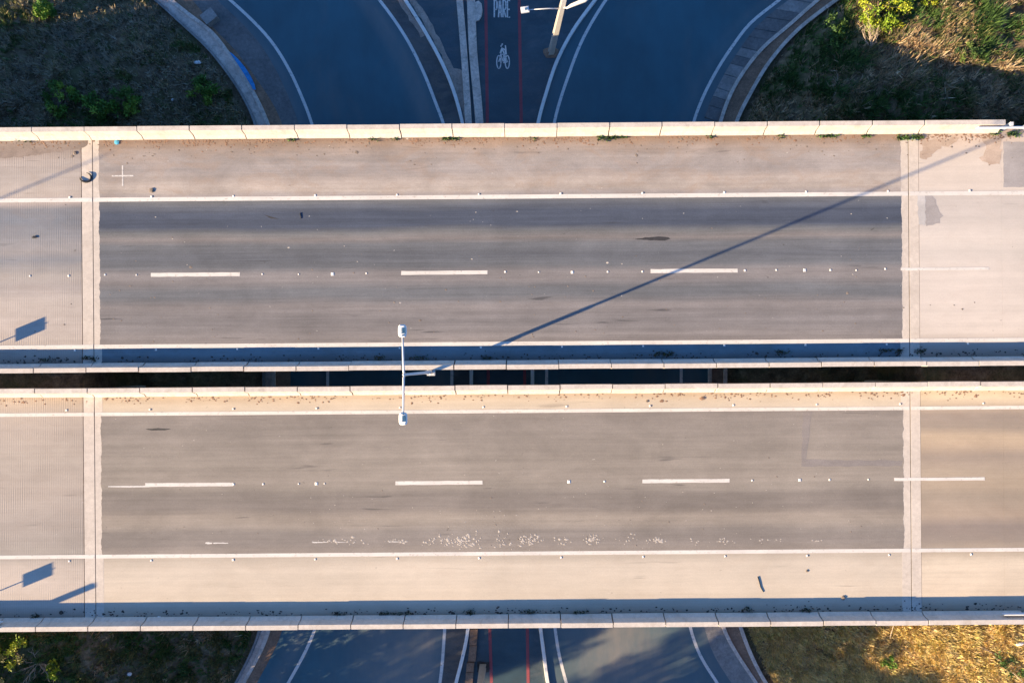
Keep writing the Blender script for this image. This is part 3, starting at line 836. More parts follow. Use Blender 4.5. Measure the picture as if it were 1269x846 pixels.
# ------------------------------------------------------------------ double-arm street lamps on the median
def double_lamp(x, y, label):
    h = 9.6
    zb = ZD + 0.1
    r = thing('street_lamp', label, 'street lamp', (x, y, zb), 'double street lamps between the overpasses')
    m = MB(); m.box(x - .19, x + .19, y - .17, y + .10, zb + .42, zb + .60); m.box(x - .10, x + .10, y - .10, y + .10, zb, zb + .42)
    m.build('bracket', M['pole_concrete'], r)
    for sx in (-1, 1):
        for sy in (-1, 1):
            MB().tube([(x + sx * .13, y - .01 + sy * .08, zb + .60), (x + sx * .13, y - .01 + sy * .08, zb + .65)], [.02, .02], 6).build('anchor_bolt', M['galv'], r)
    MB().tube([(x, y, zb + .6), (x, y, zb + 2.4), (x, y, zb + 2.5), (x, y, ZD + h)], [.085, .085, .065, .045], 12).build('pole', M['galv'], r, True)
    MB().tube([(x - .05, y - .05, zb + 1.1), (x + .02, y - .10, zb + 1.1), (x + .06, y - .06, zb + 1.3)], [.03, .05, .03], 6).build('junction_box', M['galv'], r)
    for s in (-1, 1):
        MB().tube([(x, y, ZD + h - 0.25), (x, y + s * .12, ZD + h - 0.03), (x, y + s * .5, ZD + h + .03), (x, y + s * 1.40, ZD + h + .16)], [.045, .045, .04, .035], 8).build('arm', M['galv'], r, True)
        hd = MB()
        yc, zc = y + s * 1.60, ZD + h + .19
        pts = []
        for k in range(16):
            a = 2 * math.pi * k / 16
            ca, sa = math.cos(a), math.sin(a)
            pts.append((x + .155 * math.copysign(abs(ca) ** .55, ca), yc + .235 * math.copysign(abs(sa) ** .6, sa)))
        top = [(x + (px - x) * .72, yc + (py - yc) * .78) for px, py in pts]
        hd.add([(a, b, zc - .05) for a, b in pts] + [(a, b, zc + .02) for a, b in pts] + [(a, b, zc + .075) for a, b in top],
               [tuple(range(16))[::-1], tuple(range(32, 48))] + [(i, (i + 1) % 16, 16 + (i + 1) % 16, 16 + i) for i in range(16)] + [(16 + i, 16 + (i + 1) % 16, 32 + (i + 1) % 16, 32 + i) for i in range(16)])
        ho = hd.build('lamp_head', M['lamp_grey'], r)
        for f in range(4):
            MB().box(x - .02, x + .125, yc - .10 + f * .055, yc - .06 + f * .055, zc + .06, zc + .11).build('cooling_fin', M['lamp_glass'], ho)
        MB().tube([(x + .02, yc - s * .17, zc + .07), (x + .02, yc - s * .17, zc + .12)], [.035, .03], 8).build('light_sensor', M['lamp_glass'], ho)
lx, ly = P(534, 459.5, ZD + 0.7)
ly = U_out_s - 0.105
double_lamp(lx, ly, 'slender white double-arm street lamp in the gap between the overpasses')
mx_ = DX(-540)
mast = thing('mast', 'slender bare metal mast standing beyond the grooved concrete slabs', 'mast', (mx_, ly, ZD - 0.2))
MB().tube([(mx_, ly, ZD - .2), (mx_, ly, ZD + 4.5), (mx_, ly, ZD + 8.7)], [.06, .05, .035], 10).build('shaft', M['galv'], mast, True)
MB().box(mx_ - .15, mx_ + .15, ly - .15, ly + .15, ZD - .22, ZD - .1).build('base_plate', M['galv'], mast)

# signs whose shadows fall on the grooved slabs
def small_sign(x, y, zc, label, zb):
    r = thing('road_sign', label, 'road sign', (x, y, zb), 'small signs standing on the barriers')
    MB().tube([(x, y, zb), (x, y, zc + .27)], [.03, .03], 8).build('post', M['galv'], r)
    MB().box(x - .05, x - .031, y - .31, y + .31, zc - .23, zc + .25).build('sign_panel', M['sign_back'], r)
TE, CA, SA = math.tan(SUN_EL), math.cos(SHADOW_AZ), math.sin(SHADOW_AZ)
def caster(px, py, y):            # point at world y whose shadow lands on deck pixel px,py
    sx, sy = P(px, py, ZD)
    L = (sy - y) / SA
    return sx - L * CA, ZD + L * TE
for px, py, y, lb in ((38, 408, US - 0.33, 'small rectangular sign on the median barrier of the dark-laned overpass'), (47, 712, LS - 0.33, 'small rectangular sign on the outer barrier of the pale shoulder')):
    x, zc = caster(px, py, y)
    small_sign(x, y, zc, lb, ZD + 0.745 if y > LS - 0.1 else ZD - 0.2)
x, zc = caster(117, 724.5, LS - 2.2)
pt = thing('marker_post', 'broad concrete marker post standing on the grassy bank', 'post', (x, LS - 2.2, ground_at(x, LS - 2.2)))
MB().obox((x, LS - 2.2, (zc + 5) / 2), (.11, 0, 0), (0, .11, 0), (0, 0, (zc - 5) / 2)).build('shaft', M['pole_concrete'], pt)
MB().obox((x, LS - 2.2, 5.4), (.2, 0, 0), (0, .2, 0), (0, 0, .5)).build('footing', M['kerb'], pt)

# ------------------------------------------------------------------ concrete poles in the median
def double_t(b, lean, h, w0, w1, rz=0.0):
    u = MB()
    def sec(c, w, d):
        t = w * 0.26
        pr = [(-w, -d), (w, -d), (w, -d + t), (t * .6, -d + t), (t * .6, d - t), (w, d - t), (w, d), (-w, d), (-w, d - t), (-t * .6, d - t), (-t * .6, -d + t), (-w, -d + t)]
        return [(c[0] + px * math.cos(rz) - py * math.sin(rz), c[1] + px * math.sin(rz) + py * math.cos(rz), c[2]) for px, py in pr]
    n = 12
    top = (b[0] + lean[0], b[1] + lean[1], b[2] + h)
    u.add(sec(b, w0, w0 * .8) + sec(top, w1, w1 * .8), [tuple(range(n))[::-1], tuple(range(n, 2 * n))] + [(i, (i + 1) % n, n + (i + 1) % n, n + i) for i in range(n)])
    return u
def seg_h(f):
    return f
bxp, byp = P(682.5, 66)
pl = thing('lamp_pole', 'leaning concrete pole with two lamp arms in the median by the cycle path', 'lamp pole', (bxp, byp, 0))
H = 9.0
lean = (0.55, 0.1)
double_t((bxp, byp, -0.2), lean, H, 0.155, 0.10, 0.15).build('pole', M['pole_concrete'], pl)
MB().poly([(bxp + .42 * math.cos(a) * (1 + .15 * math.sin(3 * a)), byp + .36 * math.sin(a) * (1 + .2 * math.cos(2 * a))) for a in np.linspace(0, 2 * math.pi, 17)[:-1]], 0.004, 0.03).build('earth_mound', M['brown_fill'], pl)
za = 5.7
def on_pole(z):
    f = (z + .2) / H
    return (bxp + lean[0] * f, byp + lean[1] * f, z)
pa = on_pole(za)
e1 = P(650.5, 12.5, za + .35)
MB().tube([pa, (pa[0] + (e1[0] - pa[0]) * .35, pa[1] + (e1[1] - pa[1]) * .35, za + .22), (e1[0] + .15, e1[1], za + .35)], [.035, .03, .025], 8).build('arm', M['galv'], pl, True)
hd = MB(); hd.obox((e1[0], e1[1], za + .36), (.20, .03, 0), (-.02, .14, 0), (0, 0, .05)); hd.obox((e1[0] + .02, e1[1], za + .43), (.13, .02, 0), (-.015, .10, 0), (0, 0, .03))
ho = hd.build('lamp_head', M['lamp_grey'], pl)
MB().obox((e1[0] + .05, e1[1], za + .47), (.05, .01, 0), (-.01, .06, 0), (0, 0, .015)).build('cooling_fin', M['lamp_glass'], ho)
pb = on_pole(za + .1)
e2 = P(704, 9.5, za + .6); e3 = P(733, -4, za + 1.1)
MB().tube([pb, (e2[0], e2[1], za + .6)], [.03, .035], 8).build('arm', M['galv'], pl)
MB().tube([(e2[0] - .1, e2[1] - .04, za + .56), (e2[0] + .15, e2[1] + .06, za + .67), (e3[0] - .3, e3[1] - .12, za + 1.0), (e3[0], e3[1], za + 1.1)], [.03, .085, .11, .05], 10).build('lamp_head', M['pole_concrete'], pl, True)
bx2, by2 = P(598.5, 824)
p2 = thing('concrete_pole', 'pale concrete pole set in a square pit beside the broken edging stones', 'pole', (bx2, by2, 0))
double_t((bx2, by2 - 0.05, -0.1), (-0.05, -0.05), 9.0, 0.18, 0.13, 0.0).build('shaft', M['pole_concrete'], p2)
MB().poly(jag([(bx2 - .33, by2 + .22), (bx2 + .35, by2 + .22), (bx2 + .35, by2 - .35), (bx2 - .33, by2 - .35)], .15, .04), 0.013, 0.02).build('pit', M['joint_dark'], p2)  # flat dark sheet, the shade inside the hole painted as colour

# ------------------------------------------------------------------ vegetation helpers
def tones(me, cols_per_vert):
    at = me.color_attributes.new('tone', 'FLOAT_COLOR', 'POINT')
    at.data.foreach_set('color', np.asarray(cols_per_vert, np.float32).ravel())
class Leaves:
    def __init__(self):
        self.v, self.f, self.c = [], [], []
    def leaf(self, p, d, up, ln, w, col):
        b = len(self.v)
        s = d.cross(up)
        if s.length < 1e-4: s = Vector((1, 0, 0))
        s.normalize()
        tip = p + d * ln
        mid = p + d * ln * .45 + up * ln * .06
        self.v += [tuple(p), tuple(mid + s * w * .5), tuple(tip), tuple(mid - s * w * .5)]
        self.f += [(b, b + 1, b + 2, b + 3)]
        self.c += [(*col, 1)] * 4
    def blade(self, p, d, ln, w, col):
        b = len(self.v)
        s = Vector((-d.y, d.x, 0))
        s = s.normalized() if s.length > 1e-4 else Vector((1, 0, 0))
        self.v += [tuple(p - s * w * .5), tuple(p + s * w * .5), tuple(p + d * ln)]
        self.f += [(b, b + 1, b + 2)]
        self.c += [(*col, 1)] * 3
    def mesh(self, name, mat):
        me = bpy.data.meshes.new(name)
        me.from_pydata(self.v, [], self.f)
        me.materials.append(mat)
        tones(me, self.c)
        return me
    def build(self, name, mat, parent=None):
        return link(name, self.mesh(name, mat), parent)
def rv():
    while True:
        v = Vector((rnd.uniform(-1, 1), rnd.uniform(-1, 1), rnd.uniform(-1, 1)))
        if .05 < v.length < 1: return v.normalized()
def vcol(c, s=0.3):
    k = 1 + rnd.uniform(-s, s)
    j = rnd.uniform(-.12, .12)
    return (max(.005, c[0] * k * (1 + j)), max(.005, c[1] * k), max(.003, c[2] * k * (1 - j)))
def bush(label, px, py, zg, r, h, cols, nleaf=1600, nclump=26, leaf=.16, name='bush', cat='bush', group=None, wood='bark', world_xy=None):
    x, y = world_xy if world_xy else P(px, py, zg)
    z = ground_at(x, y) - .05
    root = thing(name, label, cat, (x, y, z), group)
    st = MB(); L = Leaves()
    per = max(6, nleaf // nclump)
    for k in range(nclump):
        a = rnd.uniform(0, 6.283); q = rnd.random() ** .5 * r
        cz = h * (.35 + .65 * rnd.random()) * (1 - .45 * (q / r) ** 2)
        c = Vector((x + q * math.cos(a), y + q * math.sin(a), z + cz))
        mid = Vector((x + q * .35 * math.cos(a + .4), y + q * .35 * math.sin(a + .4), z + cz * .55))
        st.tube([(x + rnd.uniform(-.08, .08), y + rnd.uniform(-.08, .08), z), mid, c], [.035 * r + .012, .02 * r + .006, .006], 5)
        cr = r * rnd.uniform(.22, .42)
        base = cols[rnd.randrange(len(cols))]
        for i in range(per):
            d = rv(); d.z = abs(d.z) * .9 + d.z * .1
            p = c + rv() * cr * rnd.random() ** .4 * .8
            L.leaf(p, d.normalized(), rv(), leaf * rnd.uniform(.6, 1.4), leaf * rnd.uniform(.35, .6), vcol(base))
    st.build('stems', M[wood], root, True)
    L.build('crown', M['leaf'], root)
    return root
def dead_shrub(label, px, py, zg, r, h, n=14, name='dry_shrub', az=None):
    x, y = P(px, py, zg)
    z = ground_at(x, y) - .03
    st = MB()
    def br(p, d, ln, rad, lv):
        pts = [p]; q = p.copy(); dd = d.copy()
        for i in range(4):
            dd = (dd + rv() * .28).normalized()
            q = q + dd * ln / 4
            pts.append(q.copy())
        st.tube(pts, [rad * (1 - .17 * i) for i in range(5)], 5)
        if lv > 0:
            for i in (1, 2, 3, 4):
                if rnd.random() < .8:
                    br(pts[i], (dd + rv() * .9).normalized(), ln * rnd.uniform(.3, .55), rad * .5, lv - 1)
    for k in range(n):
        a = rnd.uniform(0, 6.283) if az is None else az + rnd.uniform(-.5, .5)
        br(Vector((x, y, z)), Vector((math.cos(a) * r, math.sin(a) * r, h * rnd.uniform(.4, 1))).normalized(), (r * r + h * h) ** .5 * rnd.uniform(.6, 1), .028, 2)
    return tag(st.build(name, M['deadwood'], None, True), label, 'shrub')

DRY = [(.44, .31, .18), (.38, .27, .16), (.30, .22, .13), (.50, .38, .24)]
GOLD = [(.64, .49, .21), (.60, .45, .19), (.57, .45, .16), (.54, .40, .20)]
OLIVE = [(.14, .14, .05), (.18, .16, .06), (.11, .12, .045)]
GREEN = [(.055, .11, .025), (.07, .13, .03), (.045, .09, .025)]
BRIGHT = [(.22, .28, .02), (.28, .31, .025), (.16, .24, .02)]

# ------------------------------------------------------------------ grass on the banks
def grass_patch(label, x0, x1, y0, y1, n, sets, ln=(.12, .34), seed=1, lean=.8, gap=.78):
    L = Leaves()
    r2 = random.Random(seed)
    pts = np.array([(r2.uniform(x0, x1), r2.uniform(y0, y1)) for _ in range(n)])
    zz = terrain_z(pts[:, 0], pts[:, 1])
    for (x, y), z0 in zip(pts, zz):
        if z0 < .03 or z0 == 6.35 or (L_out_s - .1 < y < U_out_n + .1 and abs(y) < 13):
            continue
        z = rough_z(x, y, float(z0))
        nz = noise.noise((x * .33, y * .33, seed * 3.7)) + .5 * noise.noise((x * 1.1, y * 1.1, seed * 1.3))
        if nz < -.55 and r2.random() < .6: continue
        which = 0 if nz > .12 else (1 if nz > -.22 else 2)
        if r2.random() < .22: which = r2.randrange(3)
        base = sets[which][r2.randrange(len(sets[which]))]
        cl = noise.noise((x * 1.25, y * 1.25, seed * 5.1)) + .4 * noise.noise((x * 3.1, y * 3.1, seed * 2.1))
        if cl < -.10 and r2.random() < gap: continue
        hgt = r2.uniform(*ln) * (1.15 if which == 2 else 1) * (1 + 1.3 * max(0, cl))
        for k in range(6):
            a = r2.uniform(0, 6.283); t = r2.uniform(.25, lean)
            d = Vector((math.cos(a) * t, math.sin(a) * t, 1 - t * .5)).normalized()
            L.blade(Vector((x + r2.uniform(-.06, .06), y + r2.uniform(-.06, .06), z - .02)), d, hgt * r2.uniform(.6, 1.3), r2.uniform(.035, .085), vcol(base, .3))
    o = L.build('grass', M['grass'])
    o['label'] = label; o['category'] = 'grass'; o['kind'] = 'stuff'
yN0, yN1 = U_out_n + .05, P(650, -40, 3)[1]
yS0, yS1 = P(650, 890, 3)[1], L_out_s - .05
grass_patch('dark olive scrub grass on the bank with the white litter', P(-40, 0, 2)[0], P(335, 0, 0)[0], yN0, yN1, 15000, [[(.34, .28, .20), (.29, .24, .17), (.25, .21, .14)], [(.34, .28, .19), (.22, .20, .10), (.28, .23, .15)], GREEN + OLIVE], seed=2)
grass_patch('dry brown scrub grass around the bright yellow-green bush', P(890, 0, 0)[0], P(1310, 0, 4)[0], yN0, yN1, 18000, [DRY, OLIVE + DRY[1:3], GREEN], ln=(.14, .46), seed=5)
grass_patch('shaded scrub grass below the leafy bush and dry twigs', P(-40, 0, 5)[0], P(330, 0, 0)[0], yS0, yS1, 10000, [DRY + OLIVE, OLIVE, GREEN], seed=8)
grass_patch('golden dry grass on the sunny bank beside the pale shoulder', P(915, 0, 0)[0], P(1310, 0, 5)[0], yS0, yS1, 26000, [GOLD, GOLD + DRY[:1], GOLD + [(.46, .40, .12)]], seed=11, gap=.2)

# ------------------------------------------------------------------ shrubs
bush('bright yellow-green leafy bush on the dry brown bank', 1092, 14, 2.6, 1.35, 1.9, BRIGHT, 2600, 34, .17)
bush('small yellow-green bush beside the larger bright bush', 1150, 6, 3.4, .5, .9, BRIGHT, 500, 10, .15)
bush('dark green low bush between the ramp kerb and the bright bush', 1038, 42, 2.0, 1.0, 1.0, GREEN + [(.09, .16, .03)], 1500, 22, .15)
bush('small green bush alone in brown grass near the guard rail end', 1197, 66, 4.5, .55, .7, GREEN + [(.12, .17, .04)], 600, 12, .13)
for px, py, r, lb in ((70, 118, .95, 'broad dark green shrub on the shaded bank tipped with pale leaves'), (112, 128, .85, 'dark green shrub hugging the foot of the long barrier'), (150, 120, .8, 'dark green shrub in the shade between taller shrubs'),
                      (240, 100, .75, 'dark green shrub close by the white litter'), (48, 8, .5, 'small green shrub at the top of the shaded bank')):
    bush(lb, px, py, 2.2, r, .9, [(.07, .15, .03), (.09, .19, .03), (.16, .26, .035)], 1300, 20, .17, group='dark shrubs on the shaded bank')
for px, py, r, h, cols, lb in ((28, 800, .85, 1.3, BRIGHT + OLIVE, 'leafy yellow-green bush by the barrier end'), (70, 830, .5, .9, BRIGHT + GREEN, 'small leafy bush beside bare twigs below the pale shoulder'),
                               (118, 838, .45, .6, DRY + OLIVE, 'small rusty-leaved bush in the deep shade of the bank'), (8, 838, .6, 1.0, GOLD + OLIVE, 'golden-leaved bush beyond the leafy yellow-green one')):
    bush(lb, px, py, 4.5, r, h, cols, 700, 14, .15)
bush('round green bush on the golden dry slope', 1101, 819, 3.2, .38, .5, [(.10, .22, .03), (.14, .24, .04)], 450, 10, .12)
bush('straggly olive bush near the fallen sticks on golden grass', 1242, 822, 5.0, .7, .7, OLIVE + GREEN, 500, 14, .13)
dead_shrub('bare pale dead shrub spreading on the dark green slope', 1078, 62, 2.8, 1.0, .8, 9, az=1.9)
dead_shrub('bare pale dead shrub on the shaded slope above the kerb', 1030, 112, 1.8, .6, .5, 7)
dead_shrub('tangle of bare brown twigs between the leafy bushes', 42, 824, 4.8, .9, .6, 14)

# trees on the bank beyond the picture that shade the ramps
def tree(label, x, y, h, r, cols, nclump=60, nleaf=4200, trunk=.22):
    z = ground_at(x, y) - .1
    root = thing('tree', label, 'tree', (x, y, z), 'trees on the bank below the pale shoulder')
    tr = MB()
    th = h * .45
    tr.tube([(x, y, z), (x + .1, y, z + th * .5), (x + .05, y + .1, z + th), (x, y, z + h * .8)], [trunk, trunk * .8, trunk * .6, trunk * .2], 9)
    L = Leaves()
    for k in range(nclump):
        d = rv(); q = rnd.random() ** .45
        c = Vector((x + d.x * r * q, y + d.y * r * q, z + h * .66 + d.z * h * .34 * q))
        tr.tube([(x, y, z + th * rnd.uniform(.7, 1.2)), ((x + c.x) / 2, (y + c.y) / 2, (z + th + c.z) / 2 - .1), c], [trunk * .35, trunk * .18, .015], 5)
        cr = r * rnd.uniform(.2, .36)
        base = cols[rnd.randrange(len(cols))]
        for i in range(nleaf // nclump):
            p = c + rv() * cr * rnd.random() ** .4
            L.leaf(p, rv(), rv(), rnd.uniform(.18, .36), rnd.uniform(.09, .18), vcol(base))
    tr.build('trunk', M['bark'], root, True)
    L.build('crown', M['leaf'], root)
TREES = [(-25.5, -26.2, 12.5, 1.6), (-27.0, -31.6, 17.0, 2.2), (-30.0, -36.0, 17.5, 2.6), (-36.0, -28.5, 12.0, 2.4)]
for i, (x, y, h, r) in enumerate(TREES):
    tree('tall slim green tree on the bank below the pale shoulder', x, y, h - ground_at(x, y), r, GREEN)

tree('slim green tree added out of view in the median to shade the bank', -3.0, -22.9, 11.0, 2.0, GREEN, 90, 17000)  # added out of view to cast shade on the right bank
tree('broad green tree added out of view in the median to deepen the bank shade', -1.0, -25.8, 11.5, 2.1, GREEN, 90, 17000)  # second added tree, unseen, extends the shade on the bank
for x, y, r, h in ((-20.8, -19.6, 1.5, 3.0), (-22.5, -21.2, 1.6, 3.4), (-19.5, -21.3, 1.2, 2.4)):  # unseen bushes added to keep the sun off the left ramp
    bush('tall dense green bush added out of view to shade the curving ramp', 0, 0, 0, r, h, GREEN, 2600, 40, .2, group='added bushes shading the curving ramp', world_xy=(x, y))

# ------------------------------------------------------------------ weeds and litter
def weed(label, px, py, w, n, plane=ZD, cols=GREEN):
    x, y = P(px, py, plane)
    L = Leaves()
    for i in range(n):
        q = rnd.uniform(-1, 1)
        p = Vector((x + q * w * .5, y + rnd.gauss(0, .05), plane))
        a = rnd.uniform(0, 6.283)
        d = Vector((math.cos(a) * .8, math.sin(a) * .6 - .2, rnd.uniform(.3, 1))).normalized()
        L.leaf(p, d, rv(), rnd.uniform(.09, .22), rnd.uniform(.03, .07), vcol(cols[rnd.randrange(len(cols))], .4))
    o = L.build('weed_tuft', M['leaf'])
    tag(o, label, 'weed', 'weeds at the foot of the barriers')
wl = 'small green weeds growing at the foot of the pale barrier'
WEED = {1119: 'dense green weeds at the barrier foot beside the joint of the pale slab', 1136: 'green weeds at the barrier foot on the pale slab itself', 1232: 'green weeds at the end of the barrier by the guard rail',
        1255: 'green weeds below the guard rail posts', 36: 'thin dusty weeds at the barrier foot on the grooved slab', 112: 'dark weeds in the shaded gutter at the grooved slab joint', 45: 'dark weeds in the shaded gutter near the leafy bush'}
for px, py, w, n in ((361, 172, .4, 50), (462, 171.5, .6, 30), (489, 171.5, .3, 25), (559, 171.5, .75, 90), (748, 170.5, .7, 80), (770, 169.5, .5, 40), (760, 170, .4, 30), (966, 168.5, .35, 25), (1020, 168.5, .8, 40), (1032, 168.5, .5, 40), (1073, 168.5, .4, 40), (1119, 170.5, .55, 110), (1136, 170.5, .5, 90), (1232, 164.5, .4, 50), (1255, 166, .6, 80), (36, 173, 1.3, 60), (660, 171, .3, 16), (880, 169, .4, 18)):
    weed(WEED.get(px, wl), px, py, w, n)
wl2 = 'dark straggly weeds in the shaded gutter of the pale barrier'
for px, py, w, n in ((112, 444, .7, 60), (60, 446, .8, 30), (470, 443, .5, 30), (520, 443, .8, 40), (603, 443, .4, 30), (822, 438, .9, 70), (970, 436, .7, 40), (1105, 434, 1.1, 80), (1140, 434, .6, 40), (480, 759, .8, 40), (500, 759, .6, 30), (582, 758, .5, 40), (655, 757, .7, 40), (420, 760, .6, 30), (720, 757, .6, 30), (925, 754, .5, 25), (1000, 755, .5, 30), (45, 763, .5, 30)):
    weed(WEED.get(px, wl2), px, py, w, n, ZD, [(.05, .05, .025), (.07, .06, .035), (.04, .06, .02)])

def rock(name, label, px, py, s, mat, cat, plane=ZD + .004, sq=.28, group=None, stretch=(1, 1)):
    x, y = P(px, py, plane)
    bm = bmesh.new()
    bmesh.ops.create_icosphere(bm, subdivisions=2, radius=1)
    sd_ = rnd.uniform(0, 50)
    for v in bm.verts:
        k = 1 + .45 * noise.noise(v.co * 1.7 + Vector((sd_, 0, 0)))
        v.co = Vector((v.co.x * k * s * stretch[0], v.co.y * k * s * stretch[1], v.co.z * k * s * sq + s * sq * .8))
    me = bpy.data.meshes.new(name); bm.to_mesh(me); bm.free()
    me.materials.append(mat)
    o = link(name, me, None, (x, y, plane), rnd.uniform(0, .3))
    return tag(o, label, cat, group)
rock('crumpled_bag', 'crumpled light blue plastic bag at the foot of the barrier', 145, 176.5, .12, M['cyan_plastic'], 'bag')
rock('stone', 'dark brown clod lying above the white edge line near the cross mark', 188, 236, .11, M['stone'], 'stone')
rock('stone', 'dark clod by the barrier near the blue bag', 93, 190, .09, M['stone'], 'stone')
rock('stone', 'small dark clod on the grooved dark lane', 43, 294, .10, M['rubber'], 'stone', stretch=(1.3, .6))
rock('stone', 'dark round pebble on the pale margin strip', 802, 497, .06, M['stone'], 'stone')
rock('stone', 'brown clod on the pale margin strip', 870, 493.5, .10, M['brown_fill'], 'stone', stretch=(1.2, .8))
rock('stone', 'dark clod on the edge of the barrier shadow', 1045, 740, .10, M['stone'], 'stone')
rock('stone', 'small dark clod on the pale shoulder', 1000, 707, .06, M['stone'], 'stone')
rock('stone', 'dark clod in the barrier shadow below the broad post shadow', 76, 758.5, .10, M['joint_dark'], 'stone')
rock('white_litter', 'crumpled white litter in the shaded barrier gutter', 75, 767, .11, M['white_plastic'], 'litter', stretch=(1.5, .6))
rock('white_litter', 'small white litter in the shaded gutter by the joint', 197, 764.5, .09, M['white_plastic'], 'litter', stretch=(1.3, .7))
def litter_on_ground(label, px, py, zg, s, st=(1, 1)):
    x, y = P(px, py, zg)
    z = ground_at(x, y)
    x, y = P(px, py, z)
    o = rock('white_litter', label, px, py, s, M['white_plastic'], 'litter', z + .12, .5, None, st)
litter_on_ground('white litter lying on the dark bank near the curved channel', 245, 78, 1.0, .13, (1.5, .8))
litter_on_ground('dull white scrap low on the dark bank by the barrier', 214, 124, 1.5, .08)
litter_on_ground('white litter in deep shade below the pale shoulder', 161, 834, 3.0, .13, (1, .8))
litter_on_ground('white litter among sticks on golden grass', 1263, 797, 5.2, .13, (1.6, .7))
# scrap of tyre curled on the joint
tx, ty = P(106.5, 220, ZD)
pts = [(tx + .27 * math.cos(a), ty + .22 * math.sin(a), ZD + .035 + .02 * math.sin(2 * a)) for a in np.linspace(math.radians(80), math.radians(-185), 18)]
tag(MB().tube(pts, [.012 + .045 * math.sin(math.pi * i / 17) for i in range(18)], 7).build('tyre_scrap', M['rubber'], None, True), 'black curl of tyre rubber lying across the expansion joint', 'tyre scrap')
def stick(label, pxs, z, r, mat='bark', name='stick'):
    pts = [(*P(px, py, z), z + r + dz) for px, py, dz in pxs]
    tag(MB().tube(pts, [r * (1 - .5 * i / len(pts)) for i in range(len(pts))], 6).build(name, M[mat], None, True), label, 'stick')
stick('thin dark stick lying on the pale shoulder', [(939, 714, -.004), (941, 721, 0), (942.5, 727, 0), (946, 733, -.004)], ZD, .022, 'rubber')
stick('small dark stick lying on the dark lane', [(372, 264, 0), (373, 271, 0)], ZD + .006, .018, 'rubber')
def gstick(label, a, b, zg, r, mat):
    pa_, pb_ = P(*a, zg), P(*b, zg)
    za_, zb_ = ground_at(*pa_) + .22, ground_at(*pb_) + .22
    A_, B_ = Vector((*pa_, za_)), Vector((*pb_, zb_))
    pts = [A_.lerp(B_, t) + rv() * .04 for t in (0, .25, .5, .75, 1)]
    tag(MB().tube(pts, [r, r * .9, r * .8, r * .7, r * .4], 6).build('stick', M[mat], None, True), label, 'stick')
gstick('long dark fallen stick on golden grass', (1217, 802), (1262, 822), 5.2, .05, 'bark')
gstick('pale fallen stick crossing the dark one on golden grass', (1232, 812), (1262, 840), 5.2, .04, 'deadwood')
gstick('pale slanting stick at the top of the golden slope', (1121, 780), (1117, 802), 4.5, .035, 'deadwood')
gstick('pale stick at the rim of the golden slope by the guard rail', (1266, 772), (1260, 792), 5.5, .04, 'bark')

# painted cross, stains, flakes (parts of their overpass)
x, y = P(152, 218, ZD)
m = MB(); m.box(x - .52, x + .52, y - .03, y + .03, Z2 - .003, Z2); m.box(x - .03, x + .03, y - .5, y - .031, Z2 - .003, Z2); m.box(x - .03, x + .03, y + .031, y + .5, Z2 - .003, Z2)
m.build('painted_cross', M['line_worn'], up)
def stain(par, pts, mat, z, name='stain', amp=.05):
    MB().poly(jag([P(px, py, ZD) for px, py in pts], .15, amp), z).build(name, mat, par)
stain(up, [(1147, 240), (1153, 240), (1160, 248), (1164, 262), (1168, 268), (1164, 276), (1156, 279), (1147, 280)], M['stain'], ZD + .0035)
stain(up, [(1137, 238), (1146.5, 238), (1146.5, 280), (1138, 278)], M['stain_pale'], ZD + .0045, amp=.03)
stain(up, [(786, 296.5), (800, 294.3), (816, 293.4), (828, 294), (831, 296), (824, 298), (806, 297.8)], M['oil'], Z1 + .002, amp=.012)
stain(up, [(327, 266), (336, 268.6), (346, 271), (336, 271)], M['oil'], Z1 + .002, amp=.01)
stain(lo, [(180, 531.5), (196, 530.2), (212, 531.2), (204, 533), (188, 533)], M['oil'], Z1 + .002, amp=.01)
stain(up, [(1243.5, 176), (1300, 176), (1300, 232), (1243.5, 232)], M['stain'], ZD + .0035, amp=.02)
M['dirt_film'] = pavement('dirt_film', (.235, .19, .165), streak=0.05, blotch=0.2, grain=0.15, dirt=0.3, tint=(.12, .09, .07))
stain(up, [(-8, 172), (109, 172.5), (108, 180), (98, 184), (60, 190), (22, 195), (-8, 196)], M['dirt_film'], ZD + .0035, 'dirt_film', .05)
M['dirt_pale'] = pavement('brown_dust_film', (.40, .31, .245), streak=0.05, blotch=0.22, grain=0.12, dirt=0.5, tint=(.30, .21, .15))
stain(up, [(1142, 172), (1190, 170), (1186, 177), (1165, 183), (1150, 196), (1142, 198)], M['dirt_pale'], ZD + .0035, 'dirt_film', .09)
stain(up, [(1216, 168), (1241, 166), (1241, 200), (1230, 206), (1214, 197), (1222, 184)], M['dirt_pale'], ZD + .0035, 'dirt_film', .09)
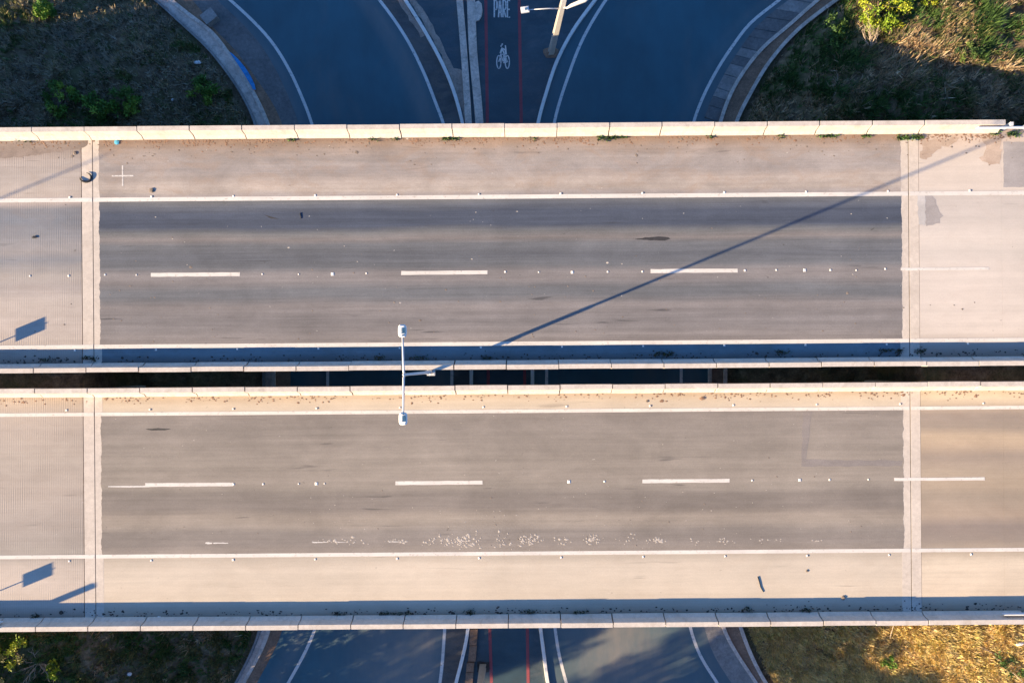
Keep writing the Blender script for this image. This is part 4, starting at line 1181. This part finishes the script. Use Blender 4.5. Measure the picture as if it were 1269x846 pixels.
# pale flakes scattered on the lower lane
fl = MB()
r3 = random.Random(3)
def flake(px, py, s):
    x, y = P(px, py, ZD)
    n = 7
    ph = r3.uniform(0, 6)
    ring = [(x + s * r3.uniform(.6, 1.2) * math.cos(ph + 6.283 * i / n) * 1.3, y + s * r3.uniform(.6, 1.2) * math.sin(ph + 6.283 * i / n) * .85, Z1 + .002) for i in range(n)]
    fl.add(ring + [(x, y, Z1 + .012)], [(i, (i + 1) % n, n) for i in range(n)])
for cx_, n, sp, sy in ((410, 16, 14, 1.2), (440, 10, 14, 3), (495, 16, 13, 2), (535, 18, 14, 4), (552, 22, 9, 4), (574, 60, 11, 4.5), (590, 20, 12, 4.5), (622, 22, 12, 4.5), (652, 40, 8, 4), (668, 14, 12, 4), (700, 12, 8, 3), (735, 36, 9, 3.5), (780, 10, 9, 3), (814, 24, 9, 2.5), (862, 6, 10, 2), (898, 16, 10, 2), (960, 8, 14, 1.5), (1012, 6, 10, 1.5)):
    for i in range(n):
        flake(r3.gauss(cx_, sp * .6), 669.5 + r3.gauss(0, sy), r3.uniform(.015, .058) * (1 if r3.random() < .8 else 1.4))
for i in range(70):
    flake(r3.uniform(380, 940), r3.uniform(600, 683), r3.uniform(.012, .03))
for i in range(40):
    flake(r3.uniform(130, 1110), r3.uniform(515, 680), r3.uniform(.012, .03))
kind(fl.build('paint_flakes', M['flake'], lo), 'stuff')
for a, b, w in ((253, 281, .10), (385, 404, .07), (413, 430, .05), (480, 500, .05)):
    y = DY(669.8)
    MB().poly(jag([(DX(a), y - w * .4), (DX(b), y - w * .15), (DX(b), y + w * .15), (DX(a), y + w * .5)], .12, .012), Z1 + .001, Z1 + .004).build('faded_dash', M['line_worn'], lo)
up_fl = MB(); fl = up_fl
for px, py, s in ((193, 269, .035), (214, 296, .03), (358, 307, .05), (427, 305, .03), (590, 263, .03), (585, 321, .05), (496, 375, .05), (753, 325.5, .055), (771, 327, .04), (1057, 340, .03), (1055, 265, .03), (641, 262, .035), (232, 328, .025), (443, 324, .03), (505, 172, .05)):
    flake(px, py, s)
kind(up_fl.build('paint_flakes', M['flake'], up), 'stuff')

def crumbs(par, y, spread, n, x0, x1, mat, seed):
    r4 = random.Random(seed)
    u = MB()
    for i in range(n):
        x = r4.uniform(x0, x1)
        if noise.noise((x * .55, seed, 0)) < -.05 and r4.random() < .8: continue
        yy = y + abs(r4.gauss(0, spread[0])) * spread[1]
        sz = r4.uniform(.012, .05) * (1.8 if r4.random() < .06 else 1)
        ph = r4.uniform(0, 6)
        ring = [(x + sz * r4.uniform(.5, 1.3) * math.cos(ph + 6.283 * k / 5) * 1.4, yy + sz * r4.uniform(.5, 1.3) * math.sin(ph + 6.283 * k / 5), Z1 + .001) for k in range(5)]
        u.add(ring + [(x, yy, Z1 + .012)], [(k, (k + 1) % 5, 5) for k in range(5)])
    kind(u.build('dirt_crumbs', mat, par), 'stuff')
crumbs(up, UN - .03, (.16, -1), 1500, DX(-20), DX(1260), M['brown_fill'], 21)
crumbs(up, UN - .1, (.5, -1), 260, DX(-20), DX(1260), M['stone'], 22)
crumbs(up, US + .03, (.14, 1), 520, DX(-20), DX(1280), M['joint_dark'], 23)
crumbs(lo, LN - .03, (.16, -1), 700, DX(-20), DX(1280), M['brown_fill'], 24)
crumbs(lo, LS + .03, (.14, 1), 520, DX(-20), DX(1280), M['joint_dark'], 25)
crumbs(up, DY(420), (1.8, 1), 90, DX(130), DX(1110), M['stone'], 26)
crumbs(lo, DY(680), (1.8, 1), 50, DX(130), DX(1110), M['stone'], 27)
crumbs(up, DY(420), (2.4, 1), 60, DX(0), DX(1260), M['stone'], 28)
